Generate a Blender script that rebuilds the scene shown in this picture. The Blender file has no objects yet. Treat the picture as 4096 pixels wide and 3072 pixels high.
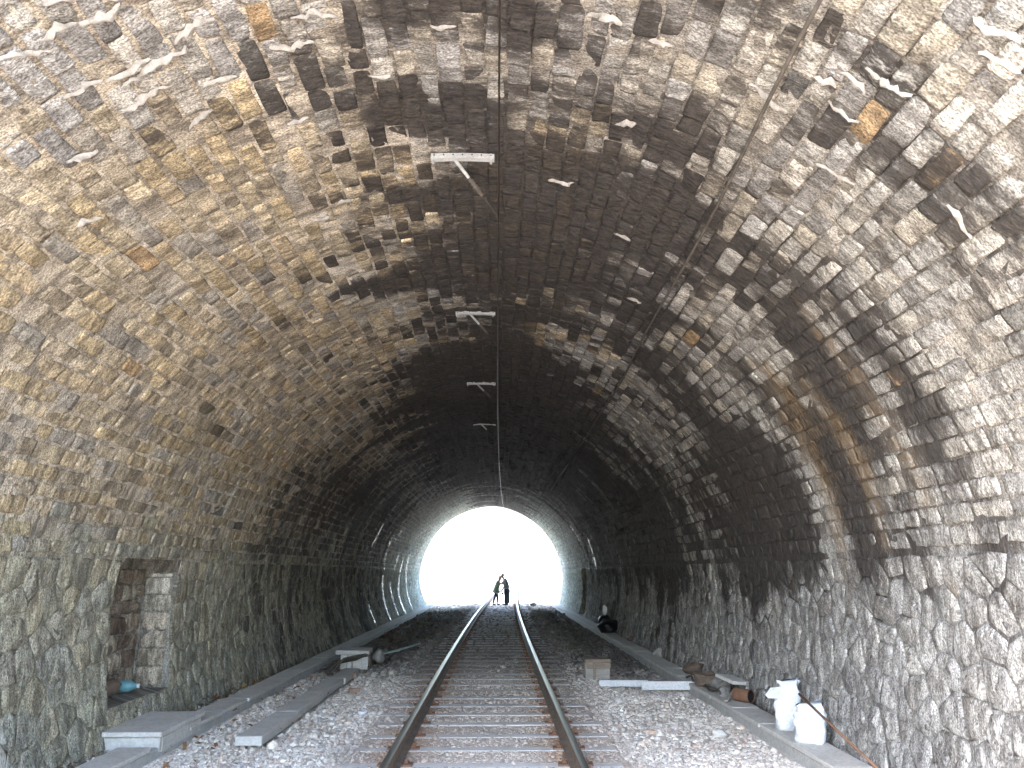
import bpy, bmesh, math, random
import numpy as np
from mathutils import Vector, Matrix

random.seed(7)
rng = np.random.default_rng(11)
sc = bpy.context.scene
COL = sc.collection

# ------------------------------------------------------------------ camera, sky, sun, exposure
RAIL_Z = 0.20                     # rail head above the ballast
CAM_Z = 1.627 + RAIL_Z
PITCH, YAW = math.radians(14.52), math.radians(1.17)
cam_d = bpy.data.cameras.new("camera")
cam = bpy.data.objects.new("camera", cam_d)
COL.objects.link(cam)
cam.location = (0, 0, CAM_Z)
cam.rotation_euler = (math.pi / 2 + PITCH, 0, -YAW)
cam_d.sensor_width = 36.0
cam_d.lens = 25.49
cam_d.clip_start = 0.05
cam_d.clip_end = 2000
sc.camera = cam

SUN_EL, SUN_AZ = math.radians(50), math.radians(-115)      # azimuth clockwise from +Y
world = bpy.data.worlds.new("World")
sc.world = world
world.use_nodes = True
wn = world.node_tree
sky = wn.nodes.new("ShaderNodeTexSky")
sky.sky_type = 'NISHITA'
sky.sun_disc = False
sky.sun_elevation = SUN_EL
sky.sun_rotation = SUN_AZ
sky.air_density = 1.0
sky.dust_density = 2.5
wn.nodes["Background"].inputs["Strength"].default_value = 0.15
wn.links.new(sky.outputs["Color"], wn.nodes["Background"].inputs["Color"])

sun_d = bpy.data.lights.new("sun", 'SUN')
sun_d.energy = 2.1
sun_d.angle = math.radians(0.53)
sun_d.color = (1.0, 0.95, 0.87)
sun = bpy.data.objects.new("sun", sun_d)
COL.objects.link(sun)
dvec = Vector((math.sin(SUN_AZ) * math.cos(SUN_EL), math.cos(SUN_AZ) * math.cos(SUN_EL), math.sin(SUN_EL)))
sun.rotation_euler = dvec.to_track_quat('Z', 'Y').to_euler()
sun.location = (30, 0, 40)

sc.view_settings.view_transform = 'Standard'
sc.view_settings.look = 'None'
sc.view_settings.gamma = 1.0
sc.view_settings.use_curve_mapping = False
sc.view_settings.exposure = 4.15
sc.cycles.use_denoising = True
sc.cycles.max_bounces = 10
sc.cycles.diffuse_bounces = 8
sc.cycles.sample_clamp_indirect = 20.0

# ------------------------------------------------------------------ the tunnel's cross-section
CX, R, CZ = -0.31, 4.0, 1.42
SQ = R * math.pi / 2              # arc length crown -> springing
S_WALL = 5.72                     # where coursed vault changes to rubble wall
S_END = SQ + CZ + 0.25
Y_NEAR, Y_FAR = 2.5, 41.5        # the two mouths
NICHE = dict(d0=8.55, d1=10.15, z0=0.38, z1=2.30, depth=0.40)


def smooth(a, b, x):
    t = np.clip((x - a) / (b - a), 0, 1)
    return t * t * (3 - 2 * t)


def _h(ix, iy, seed):
    n = (ix * 374761393 + iy * 668265263 + seed * 974711) & 0xffffffff
    n = ((n ^ (n >> 13)) * 1274126177) & 0xffffffff
    n = n ^ (n >> 16)
    return (n & 0xffff) / 65535.0


def vnoise(x, y, seed=0):
    x = np.asarray(x, float); y = np.asarray(y, float)
    ix = np.floor(x).astype(np.int64); iy = np.floor(y).astype(np.int64)
    fx = x - ix; fy = y - iy
    fx = fx * fx * (3 - 2 * fx); fy = fy * fy * (3 - 2 * fy)
    a = _h(ix, iy, seed); b = _h(ix + 1, iy, seed); c = _h(ix, iy + 1, seed); d = _h(ix + 1, iy + 1, seed)
    return (a * (1 - fx) + b * fx) * (1 - fy) + (c * (1 - fx) + d * fx) * fy


def fbm(x, y, seed=0, octv=4):
    t = 0; a = 0.5; n = 0
    for k in range(octv):
        t = t + a * vnoise(x * 2 ** k + 17.3 * k, y * 2 ** k - 9.1 * k, seed + k); n += a; a *= 0.5
    return t / n


def surf(s, d, h):
    """arc length from the crown, distance along the axis, height inwards -> points"""
    s = np.asarray(s, float); d = np.asarray(d, float)
    low = (fbm(s * 0.55 + 40, d * 0.55 + 11, 5, 3) - 0.5) * 0.13
    h = h + low
    sg = np.sign(s); a = np.clip(np.abs(s), 0, SQ) / R
    rr = R - h
    x = CX + sg * rr * np.sin(a)
    z = CZ + rr * np.cos(a)
    below = np.clip(np.abs(s) - SQ, 0, None)
    z = z - below
    x = x - sg * np.where(s < 0, .20 + .28 * smooth(12, 22, d), .12 + .13 * smooth(12, 22, d)) * (below / 1.5) ** 1.8      # the walls lean in towards their foot
    return np.stack([x, d, z], -1)


# --- what the masonry's surface carries: stone colour, soot, white crust and patches, wet streaks
BLOBS = [  # s, d, rs, rd, amount   soot patches
    (-0.35, 3.95, .35, .35, .55), (0.43, 4.1, .25, .3, .5), (0.1, 5.3, .7, .35, .35), (1.5, 4.95, .5, .35, .45),
    (1.2, 5.9, .9, .5, .35), (0.7, 7.0, 1.3, .8, .40), (1.55, 7.9, 1.0, .6, .35), (-1.4, 6.9, .5, .3, .30),
    (3.55, 6.4, .8, .40, .50), (4.25, 6.6, .9, .4, .4), (3.8, 5.6, .7, .16, .32), (4.55, 5.4, .5, .2, .28),
    (5.3, 10.2, .9, 1.2, .4), (4.4, 7.4, 1.0, .3, .5), (3.2, 9.5, 1.2, .8, .35), (-2.35, 7.2, .6, .3, .2),
    (-4.4, 5.9, .5, .5, .25), (-3.7, 5.6, .4, .35, .22), (-2.2, 5.2, .3, .25, .25), (2.9, 3.4, .5, .25, .3),
    (4.9, 8.6, 1.1, .35, .5), (-0.1, 11.6, 1.5, .5, .25), (-5.1, 9.2, .5, .5, .15), (1.0, 9.2, 1.2, .5, .3),
    (-.7, 5.0, .5, .3, .28), (2.1, 6.0, .7, .35, .3), (-1.0, 8.2, .9, .5, .28), (2.4, 8.6, .8, .5, .3), (-2.0, 9.2, .7, .4, .2), (0.2, 6.3, 1.2, .4, .3), (1.9, 5.2, .4, .2, .3), (-.2, 8.6, 1.0, .5, .3)]
STREAK_WET = [(-6.9, 28.4, 1.4, .22), (-5.0, 28.0, .6, .12), (-6.9, 30.6, .8, .14), (-6.6, 33.0, 1.5, .28),
              (-5.4, 31.5, .5, .12), (-6.9, 35.6, 1.2, .2), (-5.6, 35.4, .7, .15), (-4.6, 24.5, .5, .12),
              (4.2, 30.0, .5, .12), (5.2, 27.0, .7, .1), (-7.2, 25.0, .4, .1), (-4.3, 29.3, .5, .1)]
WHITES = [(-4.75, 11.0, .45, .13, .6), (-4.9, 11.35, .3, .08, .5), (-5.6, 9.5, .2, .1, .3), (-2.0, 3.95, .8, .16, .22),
          (2.3, 3.55, .9, .22, .25), (3.0, 3.3, .7, .3, .25), (-2.4, 3.5, .8, .3, .2), (7.2, 5.4, .9, 1.0, .2), (7.5, 8.5, .5, 3.5, .25), (6.6, 5.6, .8, .5, .18),  # large s: whitish patches low on the near walls
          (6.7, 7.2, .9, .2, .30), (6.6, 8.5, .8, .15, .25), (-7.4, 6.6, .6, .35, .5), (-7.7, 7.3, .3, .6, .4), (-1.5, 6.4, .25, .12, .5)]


def soot_f(s, d):
    o = 0.12 + 0.0 * s + .10 * smooth(-1, 3, s) - .16 * smooth(6.0, 7.0, s)
    crown = np.exp(-((s - 0.4) / 2.0) ** 2)
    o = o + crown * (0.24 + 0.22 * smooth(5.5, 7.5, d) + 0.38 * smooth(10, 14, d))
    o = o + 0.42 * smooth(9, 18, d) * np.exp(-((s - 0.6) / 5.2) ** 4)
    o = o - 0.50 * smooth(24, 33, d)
    o = o - 0.16 * np.exp(-((s + 3.4) / 1.5) ** 2) * smooth(13, 9, d)
    for (a, b, ra, rb, k) in BLOBS:
        o = o + k * np.exp(-((s - a) / ra) ** 2 - ((d - b) / rb) ** 2)
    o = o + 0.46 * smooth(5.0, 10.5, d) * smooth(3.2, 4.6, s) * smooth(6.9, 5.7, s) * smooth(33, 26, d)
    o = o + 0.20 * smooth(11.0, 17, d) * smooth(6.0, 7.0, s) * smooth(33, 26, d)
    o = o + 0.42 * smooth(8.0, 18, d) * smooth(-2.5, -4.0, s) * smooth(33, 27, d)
    o = o + (fbm(s * 0.22 + 8, d * 3.4 + 2, 25, 3) - 0.5) * 0.38 * (smooth(5, 8, d) * .7 + .3)
    o = o + (fbm(s * 0.6 + 3, d * 1.9 + 7, 21, 4) - 0.5) * 1.0 * (0.55 + 0.6 * smooth(-5, 1, s))
    return np.clip(o, 0, 1)


def brown_f(s, d):
    o = 0.0 * s
    for (a, b, ra, rb, k) in ((4.8, 6.9, .9, .17, .7), (4.9, 6.05, .8, .15, .6), (5.0, 7.75, 1.2, .24, .7), (3.9, 7.35, .5, .2, .6), (3.7, 5.95, .5, .18, .5), (4.4, 6.9, 1.2, .9, .25),
                              (5.4, 9.3, .8, .12, .4), (5.2, 11.5, .9, .15, .35), (-4.2, 9.0, 1.0, .5, .25), (-3.0, 7.0, .6, .4, .25)):
        o = o + k * np.exp(-((s - a) / ra) ** 2 - ((d - b - .10 * np.sin(s * 2.1 + b)) / rb) ** 2)
    return np.clip(o, 0, 1)


def wet_f(s, d):
    o = 0.0 * s
    for (a, b, ra, rb) in STREAK_WET:
        wob = 0.12 * np.sin(s * 2.3 + b)
        o = o + np.exp(-((s - a) / ra) ** 4 - ((d - b - wob) / rb) ** 2)
    return np.clip(o, 0, 1)


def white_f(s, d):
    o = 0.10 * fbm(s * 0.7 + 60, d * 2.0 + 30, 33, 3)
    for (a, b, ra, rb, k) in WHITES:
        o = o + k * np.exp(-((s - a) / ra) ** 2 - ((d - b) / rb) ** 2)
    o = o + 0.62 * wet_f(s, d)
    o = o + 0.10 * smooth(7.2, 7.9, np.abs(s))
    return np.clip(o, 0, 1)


PAL_OCHRE = np.array([(.43, .35, .23), (.48, .41, .30), (.42, .36, .27), (.35, .30, .23), (.46, .375, .26), (.33, .305, .27)])
PAL_GREY = np.array([(.39, .375, .35), (.34, .33, .315), (.45, .425, .39), (.30, .29, .285), (.41, .375, .32), (.36, .352, .35)])
PAL_BLUE = np.array([(.34, .33, .33), (.29, .29, .30), (.38, .37, .36), (.33, .30, .27), (.26, .26, .27), (.40, .37, .33)])
PAL_OLIVE = np.array([(.34, .32, .23), (.40, .37, .27), (.29, .28, .22), (.42, .36, .23), (.30, .30, .26), (.36, .33, .27)])


def base_cols(s, d, r):
    """one colour per stone, chosen by where it sits in the vault"""
    n = len(s)
    k = rng.integers(0, 6, n)
    w_och = np.exp(-((s + 3.6) / 1.9) ** 2) * smooth(3.6, 5.5, d) * smooth(20, 12, d) + 0.25 * smooth(4.5, 5.5, d) * np.exp(-((s + .5) / 2.5) ** 2)
    w_oli = smooth(-5.0, -6.0, s)
    w_blu = smooth(4.6, 6.0, s)
    c = PAL_GREY[k]
    j = (fbm(s * .9 + 5, d * .9, 44, 2) + rng.random(n) * 0.6 - 0.3)
    pick = (w_och > 0.54 - 0.5 * j)[:, None]
    c = np.where(pick, PAL_OCHRE[k], c)
    c = np.where((w_oli > rng.random(n))[:, None], PAL_OLIVE[k], c)
    c = np.where((w_blu > rng.random(n))[:, None], PAL_BLUE[k], c)
    wl = smooth(5.2, 5.9, np.abs(s))[:, None]
    c = c * (1 - .55 * wl) + .55 * wl * np.where(s[:, None] < 0, np.array([[.36, .345, .285]]), np.array([[.33, .335, .345]]))
    c = c * (1 + (0.18 - .06 * wl) * (2 * rng.random((n, 1)) - 1))
    lowc = (smooth(2.8, 4.2, s) * .55)[:, None]
    c = c * (1 - lowc) + lowc * np.array([[.36, .35, .335]])
    rare = np.where(wl[:, 0] > .5, .5, rng.random(n))
    c = np.where((rare > 0.988)[:, None], np.array([(.38, .27, .16)]), c)
    c = np.where((rare < 0.02)[:, None], c * 0.35, c)
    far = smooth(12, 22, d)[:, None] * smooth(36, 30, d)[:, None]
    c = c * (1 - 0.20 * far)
    g = smooth(27, 37, d)[:, None]  # far stones lightened and greened: the mouth's glow put into their colour
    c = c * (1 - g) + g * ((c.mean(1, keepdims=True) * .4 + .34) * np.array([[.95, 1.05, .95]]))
    return c


# ------------------------------------------------------------------ helpers
def link(o, parent=None):
    COL.objects.link(o)
    if parent is not None:
        o.parent = parent
        o.matrix_parent_inverse = parent.matrix_world.inverted() if False else Matrix.Identity(4)
        if parent.type == 'EMPTY' or True:
            # parents in this script keep unit rotation; children are written in world space
            p = parent
            off = Vector((0, 0, 0))
            while p is not None:
                off += p.location; p = p.parent
            o.location = o.location - off
    return o


def tag(o, label=None, cat=None, group=None, kind=None):
    if label: o["label"] = label
    if cat: o["category"] = cat
    if group: o["group"] = group
    if kind: o["kind"] = kind
    return o


def empty(name, loc, parent=None):
    o = bpy.data.objects.new(name, None)
    o.empty_display_size = 0.2
    o.location = loc
    return link(o, parent)


def mesh_obj(name, v, faces, mats, parent=None, smooth_sh=False, attrs=None, midx=None):
    me = bpy.data.meshes.new(name)
    v = v.tolist() if hasattr(v, "tolist") else v
    faces = faces.tolist() if hasattr(faces, "tolist") else faces
    me.from_pydata(v, [], faces)
    for m in (mats if isinstance(mats, (list, tuple)) else [mats]):
        me.materials.append(m)
    if smooth_sh:
        me.polygons.foreach_set("use_smooth", [True] * len(me.polygons))
    if midx is not None:
        me.polygons.foreach_set("material_index", midx)
    if attrs:
        for nm, (ty, data) in attrs.items():
            a = me.attributes.new(nm, ty, 'POINT')
            data = np.asarray(data, dtype=np.float32)
            if ty == 'FLOAT_COLOR':
                a.data.foreach_set("color", data.ravel())
            elif ty == 'FLOAT_VECTOR':
                a.data.foreach_set("vector", data.ravel())
            else:
                a.data.foreach_set("value", data.ravel())
    me.update()
    o = bpy.data.objects.new(name, me)
    return link(o, parent)


class MB:
    """collects simple shapes and links them as one mesh object"""
    def __init__(s): s.v = []; s.f = []; s.mi = []; s.cur = 0
    def add(s, v, f):
        b = len(s.v); s.v += [tuple(p) for p in v]; s.f += [[i + b for i in q] for q in f]; s.mi += [s.cur] * len(f)
        return s
    def box(s, c, size, rz=0.0, bev=0.0, rx=0.0, ry=0.0, jit=0.0):
        bm = bmesh.new(); bmesh.ops.create_cube(bm, size=1.0)
        for p in bm.verts: p.co = Vector((p.co.x * size[0], p.co.y * size[1], p.co.z * size[2]))
        if bev > 0: bmesh.ops.bevel(bm, geom=bm.edges[:], offset=bev, segments=1, affect='EDGES')
        M = Matrix.Translation(c) @ Matrix.Rotation(rz, 4, 'Z') @ Matrix.Rotation(ry, 4, 'Y') @ Matrix.Rotation(rx, 4, 'X')
        for p in bm.verts:
            p.co = M @ (p.co + Vector((random.uniform(-jit, jit), random.uniform(-jit, jit), random.uniform(-jit, jit))))
        bm.verts.index_update()
        s.add([p.co[:] for p in bm.verts], [[q.index for q in f.verts] for f in bm.faces]); bm.free(); return s
    def tube(s, pts, r, n=8, cap=True):
        pts = [Vector(p) for p in pts]; rs = r if isinstance(r, (list, tuple)) else [r] * len(pts)
        v = []; f = []; up = Vector((0, 0, 1))
        for i, p in enumerate(pts):
            t = (pts[min(i + 1, len(pts) - 1)] - pts[max(i - 1, 0)]).normalized()
            a = t.cross(up if abs(t.z) < .95 else Vector((1, 0, 0))).normalized(); b = t.cross(a)
            for k in range(n):
                q = 2 * math.pi * k / n
                v.append(p + rs[i] * (a * math.cos(q) + b * math.sin(q)))
        for i in range(len(pts) - 1):
            for k in range(n):
                f.append([i * n + k, i * n + (k + 1) % n, (i + 1) * n + (k + 1) % n, (i + 1) * n + k])
        if cap:
            f.append(list(range(n))[::-1]); f.append([(len(pts) - 1) * n + k for k in range(n)])
        return s.add(v, f)
    def rock(s, c, size, seed=0, sub=2, rough=.25):
        bm = bmesh.new(); bmesh.ops.create_icosphere(bm, subdivisions=sub, radius=1.0)
        r_ = random.Random(seed); ph = [r_.uniform(0, 6) for _ in range(6)]
        rot = Matrix.Rotation(r_.uniform(0, 6), 3, 'Z')
        for p in bm.verts:
            q = p.co
            k = 1 + rough * (math.sin(3 * q.x + ph[0]) * math.sin(2.6 * q.y + ph[1]) + .6 * math.sin(5 * q.z + ph[2] + 2 * q.x)) + r_.uniform(-.06, .06)
            w = rot @ Vector((q.x * size[0] * k, q.y * size[1] * k, q.z * size[2] * k)); p.co = w + Vector(c)
        bm.verts.index_update()
        s.add([p.co[:] for p in bm.verts], [[q.index for q in f.verts] for f in bm.faces]); bm.free(); return s
    def build(s, name, mat, parent=None, sm=False):
        return mesh_obj(name, s.v, s.f, mat, parent, sm, midx=s.mi)


def copy_tree(o, parent=None):
    c = o.copy(); COL.objects.link(c)
    if parent is not None: c.parent = parent
    for ch in list(o.children): copy_tree(ch, c)
    return c


# ------------------------------------------------------------------ materials
def new_mat(name):
    m = bpy.data.materials.new(name); m.use_nodes = True
    return m, m.node_tree.nodes, m.node_tree.links, m.node_tree.nodes["Principled BSDF"]


def N(nodes, t, **kw):
    n = nodes.new(t)
    for k, v in kw.items(): setattr(n, k, v)
    return n


def math_n(nd, lk, op, a, b=None, c=None, clamp=False):
    n = nd.new("ShaderNodeMath"); n.operation = op; n.use_clamp = clamp
    for i, x in enumerate((a, b, c)):
        if x is None: continue
        if isinstance(x, (int, float)): n.inputs[i].default_value = x
        else: lk.new(x, n.inputs[i])
    return n.outputs[0]


def mixc(nd, lk, fac, a, b, mode='MIX'):
    n = nd.new("ShaderNodeMix"); n.data_type = 'RGBA'; n.blend_type = mode
    for sock, x in ((n.inputs[0], fac), (n.inputs[6], a), (n.inputs[7], b)):
        if isinstance(x, (int, float)): sock.default_value = x
        elif isinstance(x, tuple): sock.default_value = (*x, 1)
        else: lk.new(x, sock)
    return n.outputs[2]


def rng_map(nd, lk, x, a, b, c, d):
    n = nd.new("ShaderNodeMapRange"); n.interpolation_type = 'SMOOTHSTEP'
    lk.new(x, n.inputs[0])
    for i, q in enumerate((a, b, c, d)): n.inputs[i + 1].default_value = q
    return n.outputs[0]


def noise(nd, lk, vec, scale, detail=4, rough=.6, mul=None):
    if mul is not None:
        v = nd.new("ShaderNodeVectorMath"); v.operation = 'MULTIPLY'
        lk.new(vec, v.inputs[0]); v.inputs[1].default_value = mul; vec = v.outputs[0]
    n = nd.new("ShaderNodeTexNoise"); n.inputs["Scale"].default_value = scale
    n.inputs["Detail"].default_value = detail; n.inputs["Roughness"].default_value = rough
    lk.new(vec, n.inputs["Vector"])
    return n.outputs[0]


def masonry_mat():
    m, nd, lk, bs = new_mat("weathered masonry")
    par = N(nd, "ShaderNodeAttribute", attribute_name="par").outputs["Vector"]
    col = N(nd, "ShaderNodeAttribute", attribute_name="Col").outputs["Color"]
    auxn = N(nd, "ShaderNodeAttribute", attribute_name="Aux"); aux = auxn.outputs["Color"]; brown = auxn.outputs["Alpha"]
    sep = nd.new("ShaderNodeSeparateColor"); lk.new(aux, sep.inputs[0])
    soot, wet, white = sep.outputs[0], sep.outputs[1], sep.outputs[2]
    nA = noise(nd, lk, par, 1.0, 6, .68, (3.2, 9.0, 5.0))
    nB = noise(nd, lk, par, 1.0, 7, .7, (11, 34, 9.0))
    nC = noise(nd, lk, par, 1.0, 5, .65, (1.3, 3.2, 2.0))
    nD = noise(nd, lk, par, 1.0, 4, .6, (28, 60, 9.0))
    c = mixc(nd, lk, rng_map(nd, lk, nA, .36, .64, 0, 1), (.50, .48, .46), (1.42, 1.40, 1.36))
    c = mixc(nd, lk, 1.0, col, c, 'MULTIPLY')
    # rust-brown and pale lichen mottling
    c = mixc(nd, lk, math_n(nd, lk, 'MULTIPLY', rng_map(nd, lk, nC, .58, .76, 0, 1), .32), c, (.34, .23, .12))
    c = mixc(nd, lk, math_n(nd, lk, 'MULTIPLY', rng_map(nd, lk, nB, .58, .72, 0, 1), .45), c, (.60, .57, .52))
    c = mixc(nd, lk, math_n(nd, lk, 'MULTIPLY', rng_map(nd, lk, nD, .34, .50, 1, 0), .62), c, (.08, .07, .06))
    nE = noise(nd, lk, par, 1.0, 3, .6, (60, 95, 9.0))
    c = mixc(nd, lk, 1.0, c, mixc(nd, lk, rng_map(nd, lk, nE, .34, .66, 0, 1), (.52, .51, .50), (1.5, 1.5, 1.48)), 'MULTIPLY')
    # soot: a mask with ragged edges
    t = math_n(nd, lk, 'ADD', soot, math_n(nd, lk, 'MULTIPLY', math_n(nd, lk, 'SUBTRACT', nC, .5), 1.1))
    t = math_n(nd, lk, 'ADD', t, math_n(nd, lk, 'MULTIPLY', math_n(nd, lk, 'SUBTRACT', nB, .5), .9))
    sm = math_n(nd, lk, 'MULTIPLY', rng_map(nd, lk, t, .32, .70, 0, 1), .95)
    sootc = mixc(nd, lk, rng_map(nd, lk, nB, .35, .7, 0, 1), (.014, .012, .012), (.085, .070, .060))
    c = mixc(nd, lk, sm, c, sootc)
    bt = math_n(nd, lk, 'ADD', brown, math_n(nd, lk, 'MULTIPLY', math_n(nd, lk, 'SUBTRACT', nC, .5), 1.2))
    bt = math_n(nd, lk, 'ADD', bt, math_n(nd, lk, 'MULTIPLY', math_n(nd, lk, 'SUBTRACT', nB, .5), .9))
    c = mixc(nd, lk, rng_map(nd, lk, bt, .22, .95, 0, .62), c, mixc(nd, lk, rng_map(nd, lk, nB, .35, .65, 0, 1), (.13, .08, .04), (.32, .22, .12)))
    # white lime crust, whitened wet streaks and whitish wall patches
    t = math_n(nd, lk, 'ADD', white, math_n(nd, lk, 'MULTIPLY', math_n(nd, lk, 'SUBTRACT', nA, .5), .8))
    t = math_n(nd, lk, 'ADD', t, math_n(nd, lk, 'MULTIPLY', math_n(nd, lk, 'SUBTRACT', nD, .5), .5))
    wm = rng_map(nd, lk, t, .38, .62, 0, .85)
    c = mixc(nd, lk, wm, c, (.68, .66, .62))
    lk.new(c, bs.inputs["Base Color"])
    lk.new(rng_map(nd, lk, wet, .15, .75, .88, .22), bs.inputs["Roughness"])
    bs.inputs["Specular IOR Level"].default_value = .35
    hgt = math_n(nd, lk, 'ADD', math_n(nd, lk, 'MULTIPLY', nA, 1.0), math_n(nd, lk, 'ADD', math_n(nd, lk, 'MULTIPLY', nB, .6), math_n(nd, lk, 'MULTIPLY', nD, .30)))
    bp = nd.new("ShaderNodeBump"); bp.inputs["Strength"].default_value = 1.0; bp.inputs["Distance"].default_value = .05
    lk.new(hgt, bp.inputs["Height"]); lk.new(bp.outputs[0], bs.inputs["Normal"])
    return m


def plain_mat(name, c1, c2, scale=6, rough=.85, bump=.3, metal=0.0, dist=.01, speck=None, rough2=None, mul=(1, 1, 1), spec=.4):
    m, nd, lk, bs = new_mat(name)
    pos = nd.new("ShaderNodeNewGeometry").outputs["Position"]
    a = noise(nd, lk, pos, scale, 6, .65, mul)
    b = noise(nd, lk, pos, scale * 7, 5, .65, mul)
    c = mixc(nd, lk, rng_map(nd, lk, a, .32, .68, 0, 1), c1, c2)
    c = mixc(nd, lk, math_n(nd, lk, 'MULTIPLY', rng_map(nd, lk, b, .35, .65, 1, 0), .35), c, tuple(x * .45 for x in c1))
    if speck: c = mixc(nd, lk, math_n(nd, lk, 'MULTIPLY', rng_map(nd, lk, a, .55, .75, 0, 1), speck[1]), c, speck[0])
    lk.new(c, bs.inputs["Base Color"])
    if rough2 is None: bs.inputs["Roughness"].default_value = rough
    else: lk.new(rng_map(nd, lk, b, .3, .7, rough, rough2), bs.inputs["Roughness"])
    bs.inputs["Metallic"].default_value = metal
    bs.inputs["Specular IOR Level"].default_value = spec
    if bump:
        bp = nd.new("ShaderNodeBump"); bp.inputs["Strength"].default_value = bump; bp.inputs["Distance"].default_value = dist
        lk.new(math_n(nd, lk, 'ADD', a, math_n(nd, lk, 'MULTIPLY', b, .5)), bp.inputs["Height"]); lk.new(bp.outputs[0], bs.inputs["Normal"])
    return m


def attr_mat(name, scale=9, rough=.9, bump=.5, dist=.02, lo=.6, hi=1.35):
    m, nd, lk, bs = new_mat(name)
    pos = nd.new("ShaderNodeNewGeometry").outputs["Position"]
    col = N(nd, "ShaderNodeAttribute", attribute_name="Col").outputs["Color"]
    a = noise(nd, lk, pos, scale, 6, .7); b = noise(nd, lk, pos, scale * 6, 4, .7)
    k = math_n(nd, lk, 'ADD', math_n(nd, lk, 'MULTIPLY', a, .6), math_n(nd, lk, 'MULTIPLY', b, .4))
    c = mixc(nd, lk, rng_map(nd, lk, k, .32, .68, 0, 1), (lo,) * 3, (hi,) * 3)
    c = mixc(nd, lk, 1.0, col, c, 'MULTIPLY')
    lk.new(c, bs.inputs["Base Color"]); bs.inputs["Roughness"].default_value = rough
    bs.inputs["Specular IOR Level"].default_value = .3
    bp = nd.new("ShaderNodeBump"); bp.inputs["Strength"].default_value = bump; bp.inputs["Distance"].default_value = dist
    lk.new(k, bp.inputs["Height"]); lk.new(bp.outputs[0], bs.inputs["Normal"])
    return m


M_STONE = masonry_mat()
M_CALC = plain_mat("lime crust", (.30, .275, .25), (.52, .49, .45), 14, .6, .6, dist=.01)
M_CONC = plain_mat("worn concrete", (.42, .41, .385), (.54, .53, .50), 5, .85, .35, speck=((.22, .21, .19), .5))
M_CONC_L = plain_mat("pale dusty concrete", (.54, .515, .47), (.66, .635, .59), 4, .85, .45, speck=((.34, .32, .28), .5))
M_RAIL = plain_mat("rusty rail steel", (.17, .125, .095), (.27, .205, .16), 9, .75, .4, .3, .003)
M_HEAD = plain_mat("worn rail head", (.42, .41, .38), (.55, .53, .50), 3, .34, .05, 1.0, .001, rough2=.48, mul=(6, .4, 6))
M_SLEEPER = plain_mat("weathered sleeper", (.62, .585, .54), (.74, .71, .665), 4, .9, .8, dist=.015, speck=((.40, .31, .23), .4), mul=(.7, 5, 3))
M_RUST = plain_mat("rusted iron", (.17, .09, .055), (.28, .15, .09), 12, .85, .5)
M_DARKMETAL = plain_mat("dark iron", (.05, .045, .04), (.10, .085, .07), 14, .7, .3, .3)
M_WIRE = plain_mat("dark copper wire", (.05, .04, .035), (.09, .07, .055), 20, .38, .1, .6)
M_CABLE = plain_mat("dusty cable", (.07, .06, .05), (.14, .12, .10), 12, .8, .2)
M_BRACKET = plain_mat("galvanised bracket", (.50, .50, .49), (.66, .66, .65), 8, .55, .15, .15, speck=((.35, .30, .24), .35))
M_WHITEBOARD = plain_mat("white painted board", (.62, .63, .64), (.78, .79, .80), 6, .6, .2, speck=((.42, .40, .36), .4))
M_WOOD = plain_mat("brown old wood", (.22, .17, .13), (.33, .265, .205), 6, .9, .5, mul=(1, 6, 6))
M_WOOD_L = plain_mat("pale old wood", (.34, .31, .27), (.44, .40, .36), 6, .9, .5, mul=(1, 6, 6))
M_SACK = plain_mat("white woven sack", (.66, .70, .74), (.82, .84, .86), 5, .55, .7, dist=.02, speck=((.50, .56, .66), .5))
M_BLACKBAG = plain_mat("black plastic", (.008, .008, .010), (.016, .015, .018), 8, .42, .5, dist=.02)
M_ROCK = plain_mat("grey rock", (.20, .19, .17), (.36, .34, .31), 7, .9, .6)
M_ROCK_D = plain_mat("dark brown rock", (.10, .075, .055), (.22, .16, .12), 7, .9, .6)
M_BRICK = plain_mat("red brick", (.30, .18, .125), (.38, .25, .19), 9, .9, .5)
M_TEAL = plain_mat("teal plastic", (.12, .28, .32), (.18, .38, .42), 6, .4, .2)
M_GLASSY = plain_mat("pale green plastic", (.36, .50, .46), (.52, .66, .60), 6, .4, .2)
M_PAPER = plain_mat("white plastic", (.76, .77, .78), (.86, .86, .87), 6, .35, .1)
M_GRAVEL = attr_mat("ballast stones", 14, .9, .4, .01, .75, 1.2)
M_GROUND = attr_mat("ballast ground", 8, .95, .9, .04)
M_LEAF = attr_mat("dry leaf litter", 20, .9, .2, .01)
M_GRASS = plain_mat("grass", (.05, .10, .02), (.10, .16, .04), 6, .8, 0)

# ------------------------------------------------------------------ masonry
TUNNEL = empty("railway_tunnel", (CX, Y_NEAR, 0))
tag(TUNNEL, "long stone railway tunnel with a round soot stained vault over one track", "tunnel")


def grid_faces(nu, nv, off=0):
    return [[off + j * nu + i, off + j * nu + i + 1, off + (j + 1) * nu + i + 1, off + (j + 1) * nu + i]
            for j in range(nv - 1) for i in range(nu - 1)]


def aux_of(s, d):
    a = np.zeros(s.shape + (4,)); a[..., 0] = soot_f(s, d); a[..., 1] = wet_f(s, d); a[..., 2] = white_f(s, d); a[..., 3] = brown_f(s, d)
    return a


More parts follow.
